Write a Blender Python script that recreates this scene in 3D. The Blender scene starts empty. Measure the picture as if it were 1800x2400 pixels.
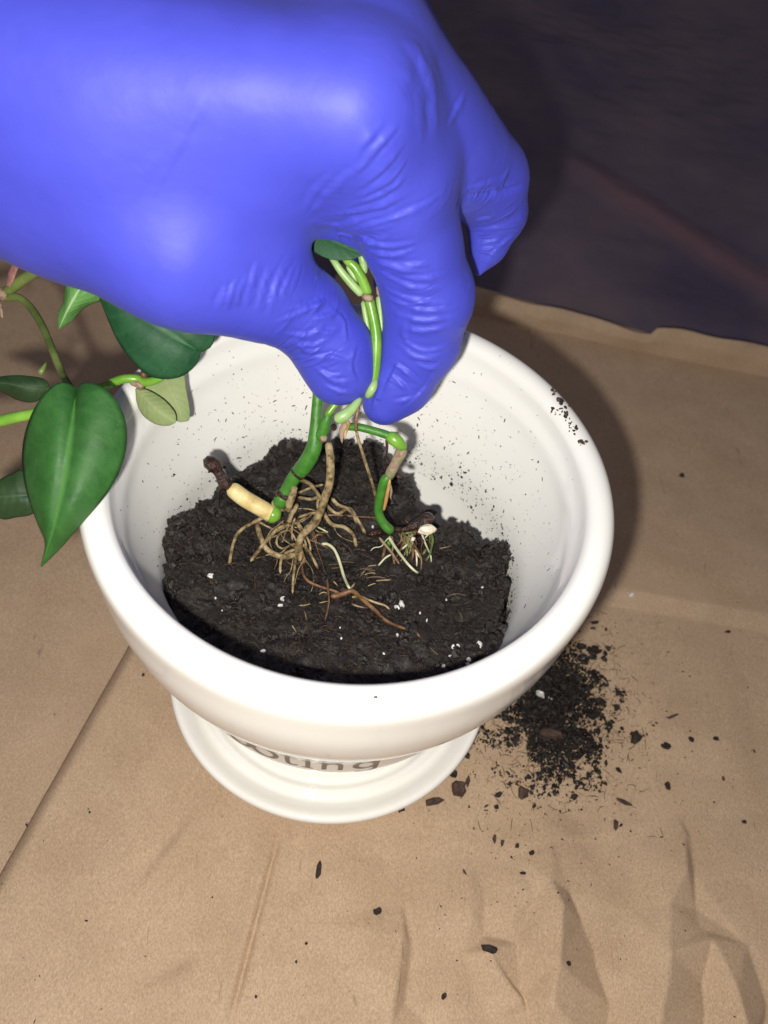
import bpy, math, random
import numpy as np
from mathutils import Vector, Matrix
from mathutils.bvhtree import BVHTree

random.seed(7)
RNG = np.random.default_rng(11)
scene = bpy.context.scene
COL = scene.collection

# ------------------------------------------------------------------ camera
RIM = 0.1024                                   # height of the pot rim above the paper
CAM = np.array([0.0, -0.13326, 0.15017 + RIM])
CX = np.array([0.99260, 0.06358, 0.10345])     # right
CY = np.array([-0.11453, 0.77334, 0.62356])    # up
CF = np.array([0.04036, 0.63079, -0.77490])    # forward
FPX = 2000.0                                   # focal length in pixels of the 1800 px wide photograph
cd = bpy.data.cameras.new('camera')
cam = bpy.data.objects.new('camera', cd)
COL.objects.link(cam)
cam.matrix_world = Matrix(((CX[0], CY[0], -CF[0], CAM[0]),
                           (CX[1], CY[1], -CF[1], CAM[1]),
                           (CX[2], CY[2], -CF[2], CAM[2]),
                           (0, 0, 0, 1)))
cd.sensor_fit = 'HORIZONTAL'
cd.sensor_width = 36.0
cd.lens = 36.0 * FPX / 1800.0
cd.clip_start = 0.005
cd.clip_end = 50.0
cd.dof.use_dof = True
cd.dof.focus_distance = 0.212
cd.dof.aperture_fstop = 25.0
scene.camera = cam

# ------------------------------------------------------------------ light
w = bpy.data.worlds.new('World')
scene.world = w
w.use_nodes = True
bg = w.node_tree.nodes['Background']
bg.inputs['Color'].default_value = (0.82, 0.77, 0.90, 1)
bg.inputs['Strength'].default_value = 0.17
ld = bpy.data.lights.new('phone_flash', 'POINT')
ld.energy = 2.6
ld.color = (1.0, 0.97, 0.90)
ld.shadow_soft_size = 0.0035
flash = bpy.data.objects.new('phone_flash', ld)
COL.objects.link(flash)
flash.location = CAM - 0.015 * CX - 0.0145 * CY
vs = scene.view_settings
vs.view_transform = 'Standard'
vs.look = 'None'
vs.exposure = 0.0
vs.gamma = 1.0
vs.use_curve_mapping = False
scene.cycles.use_denoising = True
scene.cycles.max_bounces = 8
scene.cycles.blur_glossy = 0.2

# ------------------------------------------------------------------ helpers: geometry of the view
def ray(px, py):
    return CF + CX * (px - 900.0) / FPX - CY * (py - 1200.0) / FPX

def P(px, py, d):
    return CAM + ray(px, py) * d

def onz(px, py, z):
    r = ray(px, py)
    return CAM + r * ((z - CAM[2]) / r[2])

# ------------------------------------------------------------------ helpers: noise
def _hash(ix, iy, iz, seed):
    h = (ix * 374761393 + iy * 668265263 + iz * 2147483647 + seed * 1274126177) & 0xFFFFFFFF
    h = ((h ^ (h >> 13)) * 1274126177) & 0xFFFFFFFF
    return ((h ^ (h >> 16)) & 0xFFFF) / 65535.0

def vnoise(p, seed=0):
    p = np.asarray(p, float)
    i = np.floor(p).astype(np.int64)
    f = p - i
    f = f * f * (3 - 2 * f)
    out = 0
    for dx in (0, 1):
        for dy in (0, 1):
            for dz in (0, 1):
                wgt = (f[..., 0] if dx else 1 - f[..., 0]) * (f[..., 1] if dy else 1 - f[..., 1]) * (f[..., 2] if dz else 1 - f[..., 2])
                out = out + wgt * _hash(i[..., 0] + dx, i[..., 1] + dy, i[..., 2] + dz, seed)
    return out * 2 - 1

def fbm(p, octv=4, seed=0, gain=0.5):
    a, s, o = 1.0, 0.0, 0.0
    p = np.asarray(p, float)
    for k in range(octv):
        s = s + a * vnoise(p * (2.03 ** k) + 17.3 * k, seed + k)
        o += a
        a *= gain
    return s / o

# ------------------------------------------------------------------ helpers: objects
def mesh_obj(name, verts, faces, mats, parent=None, smooth=True, mat_idx=None, attrs=None):
    me = bpy.data.meshes.new(name)
    if isinstance(faces, tuple):
        T, Q = faces
        me.vertices.add(len(verts)); me.vertices.foreach_set('co', np.asarray(verts, np.float32).ravel())
        me.loops.add(T.size + Q.size); me.loops.foreach_set('vertex_index', np.concatenate([T.ravel(), Q.ravel()]).astype(np.int32))
        me.polygons.add(len(T) + len(Q))
        me.polygons.foreach_set('loop_start', np.concatenate([np.arange(len(T)) * 3, T.size + np.arange(len(Q)) * 4]).astype(np.int32))
        me.update(calc_edges=True)
    elif isinstance(faces, np.ndarray):
        k = faces.shape[1]
        me.vertices.add(len(verts)); me.vertices.foreach_set('co', np.asarray(verts, np.float32).ravel())
        me.loops.add(faces.size); me.loops.foreach_set('vertex_index', faces.astype(np.int32).ravel())
        me.polygons.add(len(faces)); me.polygons.foreach_set('loop_start', np.arange(0, faces.size, k, dtype=np.int32))
        me.update(calc_edges=True)
    else:
        me.from_pydata([tuple(map(float, v)) for v in verts], [], faces)
    if not isinstance(mats, (list, tuple)):
        mats = [mats]
    for m in mats:
        me.materials.append(m)
    if mat_idx is not None:
        me.polygons.foreach_set('material_index', np.asarray(mat_idx, np.int32))
    me.polygons.foreach_set('use_smooth', np.full(len(me.polygons), smooth, dtype=bool))
    if attrs:
        for an, vals in attrs.items():
            at = me.attributes.new(an, 'FLOAT', 'POINT')
            at.data.foreach_set('value', np.asarray(vals, np.float32))
    me.update()
    o = bpy.data.objects.new(name, me)
    COL.objects.link(o)
    if parent is not None:
        o.parent = parent
        o.matrix_parent_inverse = Matrix.Translation(-Vector(parent['base'] if 'base' in parent else (0, 0, 0)))
    return o

def thing(name, label, cat, loc, group=None):
    o = bpy.data.objects.new(name, None)
    o.empty_display_size = 0.01
    COL.objects.link(o)
    o.location = [float(c) for c in loc]
    o['base'] = [float(c) for c in loc]
    return tag(o, label, cat, group)

def tag(o, label, cat=None, group=None, kind=None):
    o['label'] = label
    if cat: o['category'] = cat
    if group: o['group'] = group
    if kind: o['kind'] = kind
    return o

# ------------------------------------------------------------------ helpers: materials
def new_mat(name):
    m = bpy.data.materials.new(name)
    m.use_nodes = True
    nt = m.node_tree
    return m, nt, nt.nodes['Principled BSDF']

def N(nt, kind, **kw):
    n = nt.nodes.new(kind)
    for k, v in kw.items():
        if k in n.inputs.keys():
            n.inputs[k].default_value = v
        else:
            setattr(n, k, v)
    return n

def ramp(nt, fac, stops):
    r = nt.nodes.new('ShaderNodeValToRGB')
    while len(r.color_ramp.elements) < len(stops):
        r.color_ramp.elements.new(0.5)
    for e, (p, c) in zip(r.color_ramp.elements, stops):
        e.position = p
        e.color = (*c, 1)
    nt.links.new(fac, r.inputs['Fac'])
    return r.outputs['Color']

def coords(nt, scale=(1, 1, 1), rot=(0, 0, 0)):
    tc = nt.nodes.new('ShaderNodeTexCoord')
    mp = nt.nodes.new('ShaderNodeMapping')
    mp.inputs['Scale'].default_value = scale
    mp.inputs['Rotation'].default_value = rot
    nt.links.new(tc.outputs['Object'], mp.inputs['Vector'])
    return mp.outputs['Vector']

def noise(nt, vec, scale, detail=4, rough=0.55):
    n = N(nt, 'ShaderNodeTexNoise', Scale=scale, Detail=detail, Roughness=rough)
    nt.links.new(vec, n.inputs['Vector'])
    return n.outputs['Fac']

def bump(nt, bsdf, height, strength, dist, prev=None):
    b = N(nt, 'ShaderNodeBump', Strength=strength, Distance=dist)
    nt.links.new(height, b.inputs['Height'])
    if prev is not None:
        nt.links.new(prev, b.inputs['Normal'])
    nt.links.new(b.outputs['Normal'], bsdf.inputs['Normal'])
    return b.outputs['Normal']

def mixc(nt, fac, a, b, mode='MIX'):
    m = nt.nodes.new('ShaderNodeMix')
    m.data_type = 'RGBA'
    m.blend_type = mode
    for sock, v in ((m.inputs[0], fac), (m.inputs[6], a), (m.inputs[7], b)):
        if isinstance(v, (int, float)):
            sock.default_value = v
        elif isinstance(v, tuple):
            sock.default_value = (*v, 1)
        else:
            nt.links.new(v, sock)
    return m.outputs[2]

def noisy(name, c1, c2, scale, rough=0.5, c3=None, bstr=0.0, bscale=None, bdist=0.0003, spec=0.5, sss=0.0, coat=0.0, lo=0.35, hi=0.65):
    m, nt, b = new_mat(name)
    v = coords(nt)
    st = [(lo, c1), (hi, c2)] if c3 is None else [(lo, c1), ((lo + hi) / 2, c2), (hi, c3)]
    col = ramp(nt, noise(nt, v, scale), st)
    nt.links.new(col, b.inputs['Base Color'])
    b.inputs['Roughness'].default_value = rough
    b.inputs['Specular IOR Level'].default_value = spec
    if sss:
        b.inputs['Subsurface Weight'].default_value = sss
        b.inputs['Subsurface Radius'].default_value = (0.6, 0.6, 0.3)
        b.inputs['Subsurface Scale'].default_value = 0.001
    if coat:
        b.inputs['Coat Weight'].default_value = coat
        b.inputs['Coat Roughness'].default_value = 0.08
    if bstr:
        bump(nt, b, noise(nt, v, bscale or scale * 2, 5, 0.6), bstr, bdist)
    return m

def make_paper():
    m, nt, b = new_mat('kraft_paper')
    v = coords(nt)
    blotch = noise(nt, v, 55, 4)
    base = ramp(nt, blotch, [(0.3, (0.42, 0.297, 0.195)), (0.7, (0.485, 0.352, 0.236))])
    fine = noise(nt, coords(nt, (1, 0.6, 1), (0, 0, 0.5)), 2300, 4, 0.7)
    c = mixc(nt, 0.55, base, ramp(nt, fine, [(0.30, (0.26, 0.24, 0.22)), (0.70, (0.74, 0.74, 0.74))]), 'OVERLAY')
    for k, (sc, rz) in enumerate(((520, 0.9), (560, -0.6), (480, 2.2))):
        fib = N(nt, 'ShaderNodeTexNoise', Scale=sc, Detail=1, Distortion=2.0)
        nt.links.new(coords(nt, (1, 0.13, 1), (0, 0, rz)), fib.inputs['Vector'])
        light = ramp(nt, fib.outputs['Fac'], [(0.72, (0, 0, 0)), (0.80, (0.55, 0.55, 0.55))])
        c = mixc(nt, light, c, (0.52, 0.41, 0.30) if k < 2 else (0.22, 0.15, 0.10))
    nt.links.new(c, b.inputs['Base Color'])
    b.inputs['Roughness'].default_value = 0.72
    b.inputs['Specular IOR Level'].default_value = 0.25
    n1 = bump(nt, b, fine, 0.45, 0.00012)
    bump(nt, b, noise(nt, v, 130, 3), 0.22, 0.0006, n1)
    return m

def make_ceramic():
    m, nt, b = new_mat('white_glaze')
    v = coords(nt)
    nt.links.new(ramp(nt, noise(nt, v, 40, 3), [(0.3, (0.86, 0.845, 0.79)), (0.7, (0.89, 0.875, 0.83))]), b.inputs['Base Color'])
    b.inputs['Roughness'].default_value = 0.085
    b.inputs['Specular IOR Level'].default_value = 0.5
    bump(nt, b, noise(nt, v, 90, 2), 0.06, 0.0006)
    return m

def make_soil(name, c1, c2, c3):
    m, nt, b = new_mat(name)
    v = coords(nt)
    a = ramp(nt, noise(nt, v, 700, 6, 0.7), [(0.30, c1), (0.55, c2), (0.78, c3)])
    nt.links.new(a, b.inputs['Base Color'])
    rr = nt.nodes.new('ShaderNodeMapRange')
    nt.links.new(noise(nt, v, 260, 3), rr.inputs['Value'])
    rr.inputs['From Min'].default_value = 0.35
    rr.inputs['From Max'].default_value = 0.65
    rr.inputs['To Min'].default_value = 0.26
    rr.inputs['To Max'].default_value = 0.85
    nt.links.new(rr.outputs['Result'], b.inputs['Roughness'])
    bump(nt, b, noise(nt, v, 1500, 5, 0.7), 0.8, 0.0004)
    return m

def make_glove():
    m, nt, b = new_mat('blue_nitrile')
    v = coords(nt)
    nt.links.new(ramp(nt, noise(nt, v, 60, 3), [(0.3, (0.054, 0.063, 0.50)), (0.7, (0.064, 0.074, 0.56))]), b.inputs['Base Color'])
    b.inputs['Roughness'].default_value = 0.52
    b.inputs['Specular IOR Level'].default_value = 0.36
    b.inputs['Sheen Weight'].default_value = 0.03
    b.inputs['Sheen Roughness'].default_value = 0.5
    n1 = bump(nt, b, noise(nt, v, 2600, 2), 0.10, 0.0001)
    ax_ = nt.nodes.new('ShaderNodeAttribute'); ax_.attribute_name = 'axis'
    lo_ = nt.nodes.new('ShaderNodeAttribute'); lo_.attribute_name = 'loose'
    sep = nt.nodes.new('ShaderNodeSeparateXYZ'); nt.links.new(v, sep.inputs[0])
    mul = nt.nodes.new('ShaderNodeMath'); mul.operation = 'MULTIPLY'; mul.inputs[1].default_value = 520
    nt.links.new(ax_.outputs['Fac'], mul.inputs[0])
    mx = nt.nodes.new('ShaderNodeMath'); mx.operation = 'MULTIPLY'; mx.inputs[1].default_value = 130
    my = nt.nodes.new('ShaderNodeMath'); my.operation = 'MULTIPLY'; my.inputs[1].default_value = 130
    nt.links.new(sep.outputs[0], mx.inputs[0]); nt.links.new(sep.outputs[1], my.inputs[0])
    cmb = nt.nodes.new('ShaderNodeCombineXYZ')
    nt.links.new(mul.outputs[0], cmb.inputs[0]); nt.links.new(mx.outputs[0], cmb.inputs[1]); nt.links.new(my.outputs[0], cmb.inputs[2])
    wr = N(nt, 'ShaderNodeTexNoise', Scale=1.0, Detail=3, Roughness=0.55, Distortion=0.6)
    wr.noise_type = 'RIDGED_MULTIFRACTAL'
    nt.links.new(cmb.outputs[0], wr.inputs['Vector'])
    hm = nt.nodes.new('ShaderNodeMath'); hm.operation = 'MULTIPLY'
    nt.links.new(wr.outputs['Fac'], hm.inputs[0]); nt.links.new(lo_.outputs['Fac'], hm.inputs[1])
    n1 = bump(nt, b, hm.outputs[0], 0.9, 0.0009, n1)
    bump(nt, b, noise(nt, coords(nt, (1, 1, 1), (0.4, 0.3, 0.2)), 150, 3), 0.16, 0.0008, n1)
    return m

def make_leaf(name, dark, mid, rib, rough=0.33, trans=0.0):
    m, nt, b = new_mat(name)
    v = coords(nt)
    base = ramp(nt, noise(nt, v, 130, 6, 0.7), [(0.32, dark), (0.68, mid)])
    at = nt.nodes.new('ShaderNodeAttribute')
    at.attribute_name = 'across'
    k = ramp(nt, at.outputs['Fac'], [(0.0, (0.9, 0.9, 0.9)), (0.03, (0.6, 0.6, 0.6)), (0.09, (0, 0, 0))])
    c = mixc(nt, k, base, rib)
    al = nt.nodes.new('ShaderNodeAttribute')
    al.attribute_name = 'vein'
    k2 = ramp(nt, al.outputs['Fac'], [(0.80, (0, 0, 0)), (1.0, (0.22, 0.22, 0.22))])
    c = mixc(nt, k2, c, rib)
    nt.links.new(c, b.inputs['Base Color'])
    rr = nt.nodes.new('ShaderNodeMapRange')
    nt.links.new(noise(nt, v, 260, 5, 0.7), rr.inputs['Value'])
    rr.inputs['From Min'].default_value = 0.3
    rr.inputs['From Max'].default_value = 0.7
    rr.inputs['To Min'].default_value = rough
    rr.inputs['To Max'].default_value = min(rough + 0.25, 0.9)
    nt.links.new(rr.outputs['Result'], b.inputs['Roughness'])
    b.inputs['Specular IOR Level'].default_value = 0.38
    n1 = bump(nt, b, noise(nt, v, 300, 5, 0.65), 0.45, 0.0004)
    n2 = bump(nt, b, al.outputs['Fac'], 0.25, 0.0002, n1)
    dust = noise(nt, v, 1500, 2, 0.5)
    c2 = mixc(nt, ramp(nt, dust, [(0.76, (0, 0, 0)), (0.80, (0.5, 0.5, 0.5))]), c, (0.30, 0.33, 0.24))
    nt.links.new(c2, b.inputs['Base Color'])
    return m

MP = make_paper()
MC = make_ceramic()
MS = make_soil('potting_soil', (0.0040, 0.0029, 0.0024), (0.012, 0.0088, 0.0070), (0.050, 0.033, 0.023))
MSB = make_soil('soil_bark', (0.010, 0.0065, 0.005), (0.024, 0.016, 0.012), (0.060, 0.038, 0.027))
MFIB = noisy('dry_fibre', (0.03, 0.018, 0.012), (0.13, 0.080, 0.045), 160, 0.7)
MPER = noisy('perlite', (0.50, 0.48, 0.44), (0.80, 0.79, 0.76), 900, 0.8, bstr=0.8, bscale=1500)
MG = make_glove()
M_LEAF = make_leaf('leaf_green', (0.018, 0.080, 0.014), (0.034, 0.125, 0.022), (0.050, 0.165, 0.026), 0.45)
M_LEAFD = make_leaf('leaf_deep_green', (0.007, 0.050, 0.018), (0.017, 0.085, 0.030), (0.035, 0.125, 0.045), 0.48)
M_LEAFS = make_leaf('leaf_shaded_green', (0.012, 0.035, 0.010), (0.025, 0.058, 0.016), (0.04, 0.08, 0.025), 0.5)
M_LEAFP = make_leaf('leaf_pale_back', (0.17, 0.23, 0.085), (0.26, 0.32, 0.13), (0.29, 0.30, 0.14), 0.55)
M_LEAFL = make_leaf('leaf_light_green', (0.07, 0.22, 0.045), (0.15, 0.34, 0.09), (0.45, 0.58, 0.33))
M_STEM = noisy('stem_green', (0.036, 0.150, 0.015), (0.062, 0.215, 0.025), 500, 0.42, spec=0.45, bstr=0.5, bscale=1300)
M_STEML = noisy('stem_light_green', (0.12, 0.30, 0.025), (0.20, 0.40, 0.05), 200, 0.3, sss=0.15, bstr=0.1, bscale=900)
M_STEMP = noisy('stem_pale_green', (0.24, 0.40, 0.13), (0.37, 0.52, 0.21), 220, 0.4, sss=0.15)
M_STEMO = noisy('stem_olive', (0.09, 0.13, 0.03), (0.17, 0.22, 0.06), 160, 0.35, bstr=0.1, bscale=900)
M_ROOT = noisy('root_tan', (0.11, 0.072, 0.030), (0.29, 0.21, 0.10), 600, 0.33, c3=(0.42, 0.33, 0.18), bstr=0.9, bscale=1600, bdist=0.0004)
M_ROOTP = noisy('root_pale', (0.50, 0.50, 0.28), (0.70, 0.68, 0.48), 300, 0.45)
M_ROOTB = noisy('root_brown', (0.10, 0.045, 0.02), (0.25, 0.13, 0.06), 300, 0.35, bstr=0.5, bscale=1500, bdist=0.0004)
M_YEL = noisy('stub_yellow', (0.52, 0.38, 0.14), (0.68, 0.53, 0.23), 260, 0.36, c3=(0.76, 0.64, 0.33), bstr=0.4, bscale=1200)
M_ROT = noisy('stub_dark_brown', (0.008, 0.004, 0.003), (0.05, 0.016, 0.010), 500, 0.22, bstr=0.9, bscale=1100, bdist=0.0008)
M_SHE = noisy('sheath_brown', (0.16, 0.095, 0.06), (0.36, 0.25, 0.17), 500, 0.55, c3=(0.20, 0.22, 0.09), bstr=0.7, bscale=1400, bdist=0.0005)
M_ORA = noisy('sheath_orange', (0.38, 0.20, 0.06), (0.55, 0.33, 0.12), 350, 0.4)
M_PINK = noisy('sheath_pink', (0.26, 0.12, 0.09), (0.42, 0.20, 0.17), 500, 0.6, bstr=0.6, bscale=1500)
M_FLESH = noisy('cut_flesh_white', (0.62, 0.52, 0.36), (0.80, 0.75, 0.62), 700, 0.5, bstr=0.7, bscale=1400)
M_INK = noisy('letter_ink', (0.14, 0.105, 0.085), (0.19, 0.15, 0.125), 400, 0.3)
M_CHIP = noisy('bark_chip', (0.010, 0.006, 0.005), (0.030, 0.019, 0.014), 700, 0.7, bstr=0.8, bscale=1800, bdist=0.0004)
M_CHIPB = noisy('bark_chip_brown', (0.045, 0.024, 0.017), (0.085, 0.05, 0.035), 600, 0.65, bstr=0.8, bscale=1800, bdist=0.0004)

def make_cloth():
    m, nt, b = new_mat('dark_woven_cloth')
    v = coords(nt)
    nt.links.new(ramp(nt, noise(nt, v, 14, 5), [(0.35, (0.085, 0.070, 0.112)), (0.65, (0.150, 0.112, 0.135))]), b.inputs['Base Color'])
    at = nt.nodes.new('ShaderNodeAttribute')
    at.attribute_name = 'band'
    cur = b.inputs['Base Color'].links[0].from_socket
    nt.links.new(mixc(nt, at.outputs['Fac'], cur, (0.24, 0.125, 0.12)), b.inputs['Base Color'])
    b.inputs['Roughness'].default_value = 0.45
    b.inputs['Specular IOR Level'].default_value = 0.17
    bump(nt, b, noise(nt, v, 70, 4), 0.35, 0.003)
    return m
MCL = make_cloth()

# ------------------------------------------------------------------ tubes, leaves, lumps
def crom(pts, n):
    pts = np.asarray(pts, float)
    if len(pts) == 2:
        t = np.linspace(0, 1, n)[:, None]
        return pts[0] * (1 - t) + pts[1] * t
    ext = np.vstack([2 * pts[0] - pts[1], pts, 2 * pts[-1] - pts[-2]])
    L = np.concatenate([[0], np.cumsum(np.linalg.norm(np.diff(pts[:, :3], axis=0), axis=1))])
    out = []
    for s in np.linspace(0, L[-1], n):
        i = min(np.searchsorted(L, s, 'right') - 1, len(pts) - 2)
        t = (s - L[i]) / max(L[i + 1] - L[i], 1e-9)
        p0, p1, p2, p3 = ext[i:i + 4]
        out.append(0.5 * (2 * p1 + (p2 - p0) * t + (2 * p0 - 5 * p1 + 4 * p2 - p3) * t * t + (3 * p1 - p0 - 3 * p2 + p3) * t ** 3))
    return np.array(out)

def tube_geo(path, sides=12, step=0.0006, rough=0.0, seed=0, round_ends=True, flat=1.0):
    """path rows: x y z r"""
    path = np.asarray(path, float)
    L = np.linalg.norm(np.diff(path[:, :3], axis=0), axis=1).sum()
    n = int(max(6, min(120, L / step)))
    c = crom(path, n)
    r = np.maximum(c[:, 3], 0.00008)
    p = c[:, :3]
    if round_ends:
        dl = np.concatenate([[0], np.cumsum(np.linalg.norm(np.diff(p, axis=0), axis=1))])
        for s, d in ((r[0], dl), (r[-1], dl[-1] - dl)):
            k = np.clip(d / max(s, 1e-6), 0, 1)
            r = r * np.where(k < 1, np.sqrt(np.clip(1 - (1 - k) ** 2, 0.02, 1)), 1)
    T = np.gradient(p, axis=0)
    T /= np.linalg.norm(T, axis=1)[:, None] + 1e-12
    u = np.cross(T[0], [0.3, 0.2, 0.93])
    u /= np.linalg.norm(u)
    V = []
    ang = np.linspace(0, 2 * np.pi, sides, endpoint=False)
    for i in range(n):
        u = u - T[i] * np.dot(u, T[i])
        u /= np.linalg.norm(u) + 1e-12
        b = np.cross(T[i], u)
        ring = p[i] + r[i] * (np.cos(ang)[:, None] * u + flat * np.sin(ang)[:, None] * b)
        V.append(ring)
    V = np.array(V)
    if rough:
        nz = fbm(V.reshape(-1, 3) * 700 + seed * 3.7, 3, seed).reshape(n, sides)
        V = p[:, None, :] + (V - p[:, None, :]) * (1 + rough * nz)[..., None]
    V = V.reshape(-1, 3)
    F = []
    for i in range(n - 1):
        for j in range(sides):
            a = i * sides + j
            bq = i * sides + (j + 1) % sides
            F.append((a, bq, bq + sides, a + sides))
    F.append(tuple(range(sides - 1, -1, -1)))
    F.append(tuple(range((n - 1) * sides, n * sides)))
    return V, F

_seed = [0]
def tube(name, pts, mat, parent=None, rough=0.06, sides=12, flat=1.0, ends=True):
    """pts rows: px, py, depth, radius in photo pixels"""
    _seed[0] += 1
    path = [(*P(a, b, d), r * d / FPX) for a, b, d, r in pts]
    V, F = tube_geo(path, sides=sides, rough=rough, seed=_seed[0], flat=flat, round_ends=ends)
    return mesh_obj(name, V, F, mat, parent)

def leaf(name, mid, left, right, mat, parent, bulge=0.10, groove=0.05, thick=0.00035, wav=0.0):
    mid, left, right = [np.array([P(*q) for q in s]) for s in (mid, left, right)]
    NS, MU = 36, 10
    m_, l_, r_ = crom(mid, NS), crom(left, NS), crom(right, NS)
    nrm = CAM - m_.mean(0)
    nrm /= np.linalg.norm(nrm)
    V, ac, ve = [], [], []
    us = np.linspace(-1, 1, 2 * MU + 1)
    for i in range(NS):
        for u in us:
            e = l_[i] if u < 0 else r_[i]
            k = abs(u)
            wd = np.linalg.norm(e - m_[i])
            h = bulge * wd * math.sin(math.pi * min(k, 1) ** 0.8) - groove * wd * math.exp(-(k / 0.17) ** 2) - 0.25 * bulge * wd * k ** 3
            h += wav * wd * math.sin(i * 0.55 + 2.2 * k) * k
            V.append(m_[i] * (1 - k) + e * k + nrm * h)
            ac.append(k)
            ve.append(0.5 + 0.5 * math.sin((i / NS * 9 - k * 1.6) * 2 * math.pi))
    W = 2 * MU + 1
    F = [(i * W + j, i * W + j + 1, (i + 1) * W + j + 1, (i + 1) * W + j) for i in range(NS - 1) for j in range(W - 1)]
    o = mesh_obj(name, V, F, mat, parent, attrs={'across': ac, 'vein': ve})
    md = o.modifiers.new('thickness', 'SOLIDIFY')
    md.thickness = thick
    md.offset = 0
    return o

def icosa():
    t = (1 + 5 ** 0.5) / 2
    v = np.array([(-1, t, 0), (1, t, 0), (-1, -t, 0), (1, -t, 0), (0, -1, t), (0, 1, t), (0, -1, -t), (0, 1, -t), (t, 0, -1), (t, 0, 1), (-t, 0, -1), (-t, 0, 1)], float)
    v /= np.linalg.norm(v[0])
    f = [(0, 11, 5), (0, 5, 1), (0, 1, 7), (0, 7, 10), (0, 10, 11), (1, 5, 9), (5, 11, 4), (11, 10, 2), (10, 7, 6), (7, 1, 8), (3, 9, 4), (3, 4, 2), (3, 2, 6), (3, 6, 8), (3, 8, 9), (4, 9, 5), (2, 4, 11), (6, 2, 10), (8, 6, 7), (9, 8, 1)]
    return v, f
ICV, ICF = icosa()
ICFA = np.array(ICF)

def ico2():
    v = [tuple(a) for a in ICV]
    f, cache = [], {}
    def mid(a, b):
        k = (min(a, b), max(a, b))
        if k not in cache:
            m = np.array(v[a]) + np.array(v[b])
            v.append(tuple(m / np.linalg.norm(m)))
            cache[k] = len(v) - 1
        return cache[k]
    for a, b, c in ICF:
        x, y, z = mid(a, b), mid(b, c), mid(c, a)
        f += [(a, x, z), (b, y, x), (c, z, y), (x, y, z)]
    return np.array(v), f
IC2V, IC2F = ico2()

def rand_rot():
    q = RNG.normal(size=4)
    q /= np.linalg.norm(q)
    w_, x, y, z = q
    return np.array([[1 - 2 * (y * y + z * z), 2 * (x * y - z * w_), 2 * (x * z + y * w_)],
                     [2 * (x * y + z * w_), 1 - 2 * (x * x + z * z), 2 * (y * z - x * w_)],
                     [2 * (x * z - y * w_), 2 * (y * z + x * w_), 1 - 2 * (x * x + y * y)]])

class Lumps:
    """many small irregular grains joined into one mesh"""
    def __init__(s):
        s.V, s.T, s.M, s.Q, s.MQ, s.n = [], [], [], [], [], 0
    def grain(s, c, r, mi=0, stretch=None, rot=None, jag=0.35):
        v = ICV * (1 + RNG.uniform(-jag, jag, (12, 1)))
        st = np.array(stretch if stretch is not None else RNG.uniform(0.6, 1.3, 3))
        v = (v * st) @ (rand_rot() if rot is None else rot).T * r + c
        s.V.append(v)
        s.T.append(ICFA + s.n)
        s.M.append(np.full(20, mi))
        s.n += 12
    def fibre(s, c, d, nrm, length, wd, mi=0, bend=0.2):
        d = d / (np.linalg.norm(d) + 1e-12)
        side = np.cross(d, nrm)
        side /= np.linalg.norm(side) + 1e-12
        k = 4
        off = RNG.normal() * bend * length
        lift = abs(RNG.normal()) * bend * length * 0.6
        rows = []
        for i in range(k):
            t = i / (k - 1) - 0.5
            p = c + d * length * t + side * off * (0.25 - t * t) * 2 + nrm * lift * (0.25 - t * t) * 3
            ww = wd * (1 - 0.8 * abs(t) * 2 * 0.6)
            rows += [p + side * ww, p + nrm * ww * 1.3, p - side * ww]
        s.V.append(np.array(rows))
        for i in range(k - 1):
            for j in range(3):
                a, b = i * 3 + j, i * 3 + (j + 1) % 3
                s.Q.append((s.n + a, s.n + b, s.n + b + 3, s.n + a + 3))
                s.MQ.append(mi)
        s.n += 3 * k
    def build(s, name, mats, parent=None, smooth=False):
        T = np.vstack(s.T) if s.T else np.zeros((0, 3), int)
        Q = np.array(s.Q, int).reshape(-1, 4)
        M = np.concatenate(s.M + [np.array(s.MQ, int)])
        return mesh_obj(name, np.vstack(s.V), (T, Q), mats, parent, smooth, M)

def lump(name, c, r, mat, parent=None, stretch=(1, 1, 1), rot=None, amp=0.3, freq=1.4, seed=0):
    nz = fbm(IC2V * freq + seed * 7.1, 3, seed)
    v = IC2V * (1 + amp * nz[:, None] * 1.6)
    v = (v * np.array(stretch)) @ (np.eye(3) if rot is None else rot).T * r + np.asarray(c)
    return mesh_obj(name, v, IC2F, mat, parent, smooth=False)

# ------------------------------------------------------------------ paper
def seg_uv(x, y, a, b):
    """distance along (0..1), signed side distance to segment a-b"""
    ax, ay = a[0], a[1]
    dx, dy = b[0] - ax, b[1] - ay
    L = math.hypot(dx, dy)
    t = ((x - ax) * dx + (y - ay) * dy) / (L * L)
    s = ((x - ax) * -dy + (y - ay) * dx) / L
    return t, s

def crease(x, y, pa, pb, h, wl, wr):
    """tent-shaped fold along the line between two photo points, widths to either side"""
    a, b = onz(*pa, 0), onz(*pb, 0)
    t, s = seg_uv(x, y, a, b)
    w_ = np.where(s > 0, wl, wr)
    prof = np.clip(1 - np.abs(s) / w_, 0, 1)
    fade = np.clip(t / 0.25, 0, 1) * np.clip((1.0 - t) / 0.25, 0, 1) if True else 1
    fade = fade * fade * (3 - 2 * fade)
    return h * prof * fade

def grid(x0, x1, y0, y1, step):
    nx, ny = int((x1 - x0) / step) + 1, int((y1 - y0) / step) + 1
    xs, ys = np.linspace(x0, x1, nx), np.linspace(y0, y1, ny)
    X, Y = np.meshgrid(xs, ys)
    idx = np.arange(nx * ny).reshape(ny, nx)
    F = np.stack([idx[:-1, :-1], idx[:-1, 1:], idx[1:, 1:], idx[1:, :-1]], -1).reshape(-1, 4)
    return X, Y, F

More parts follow.
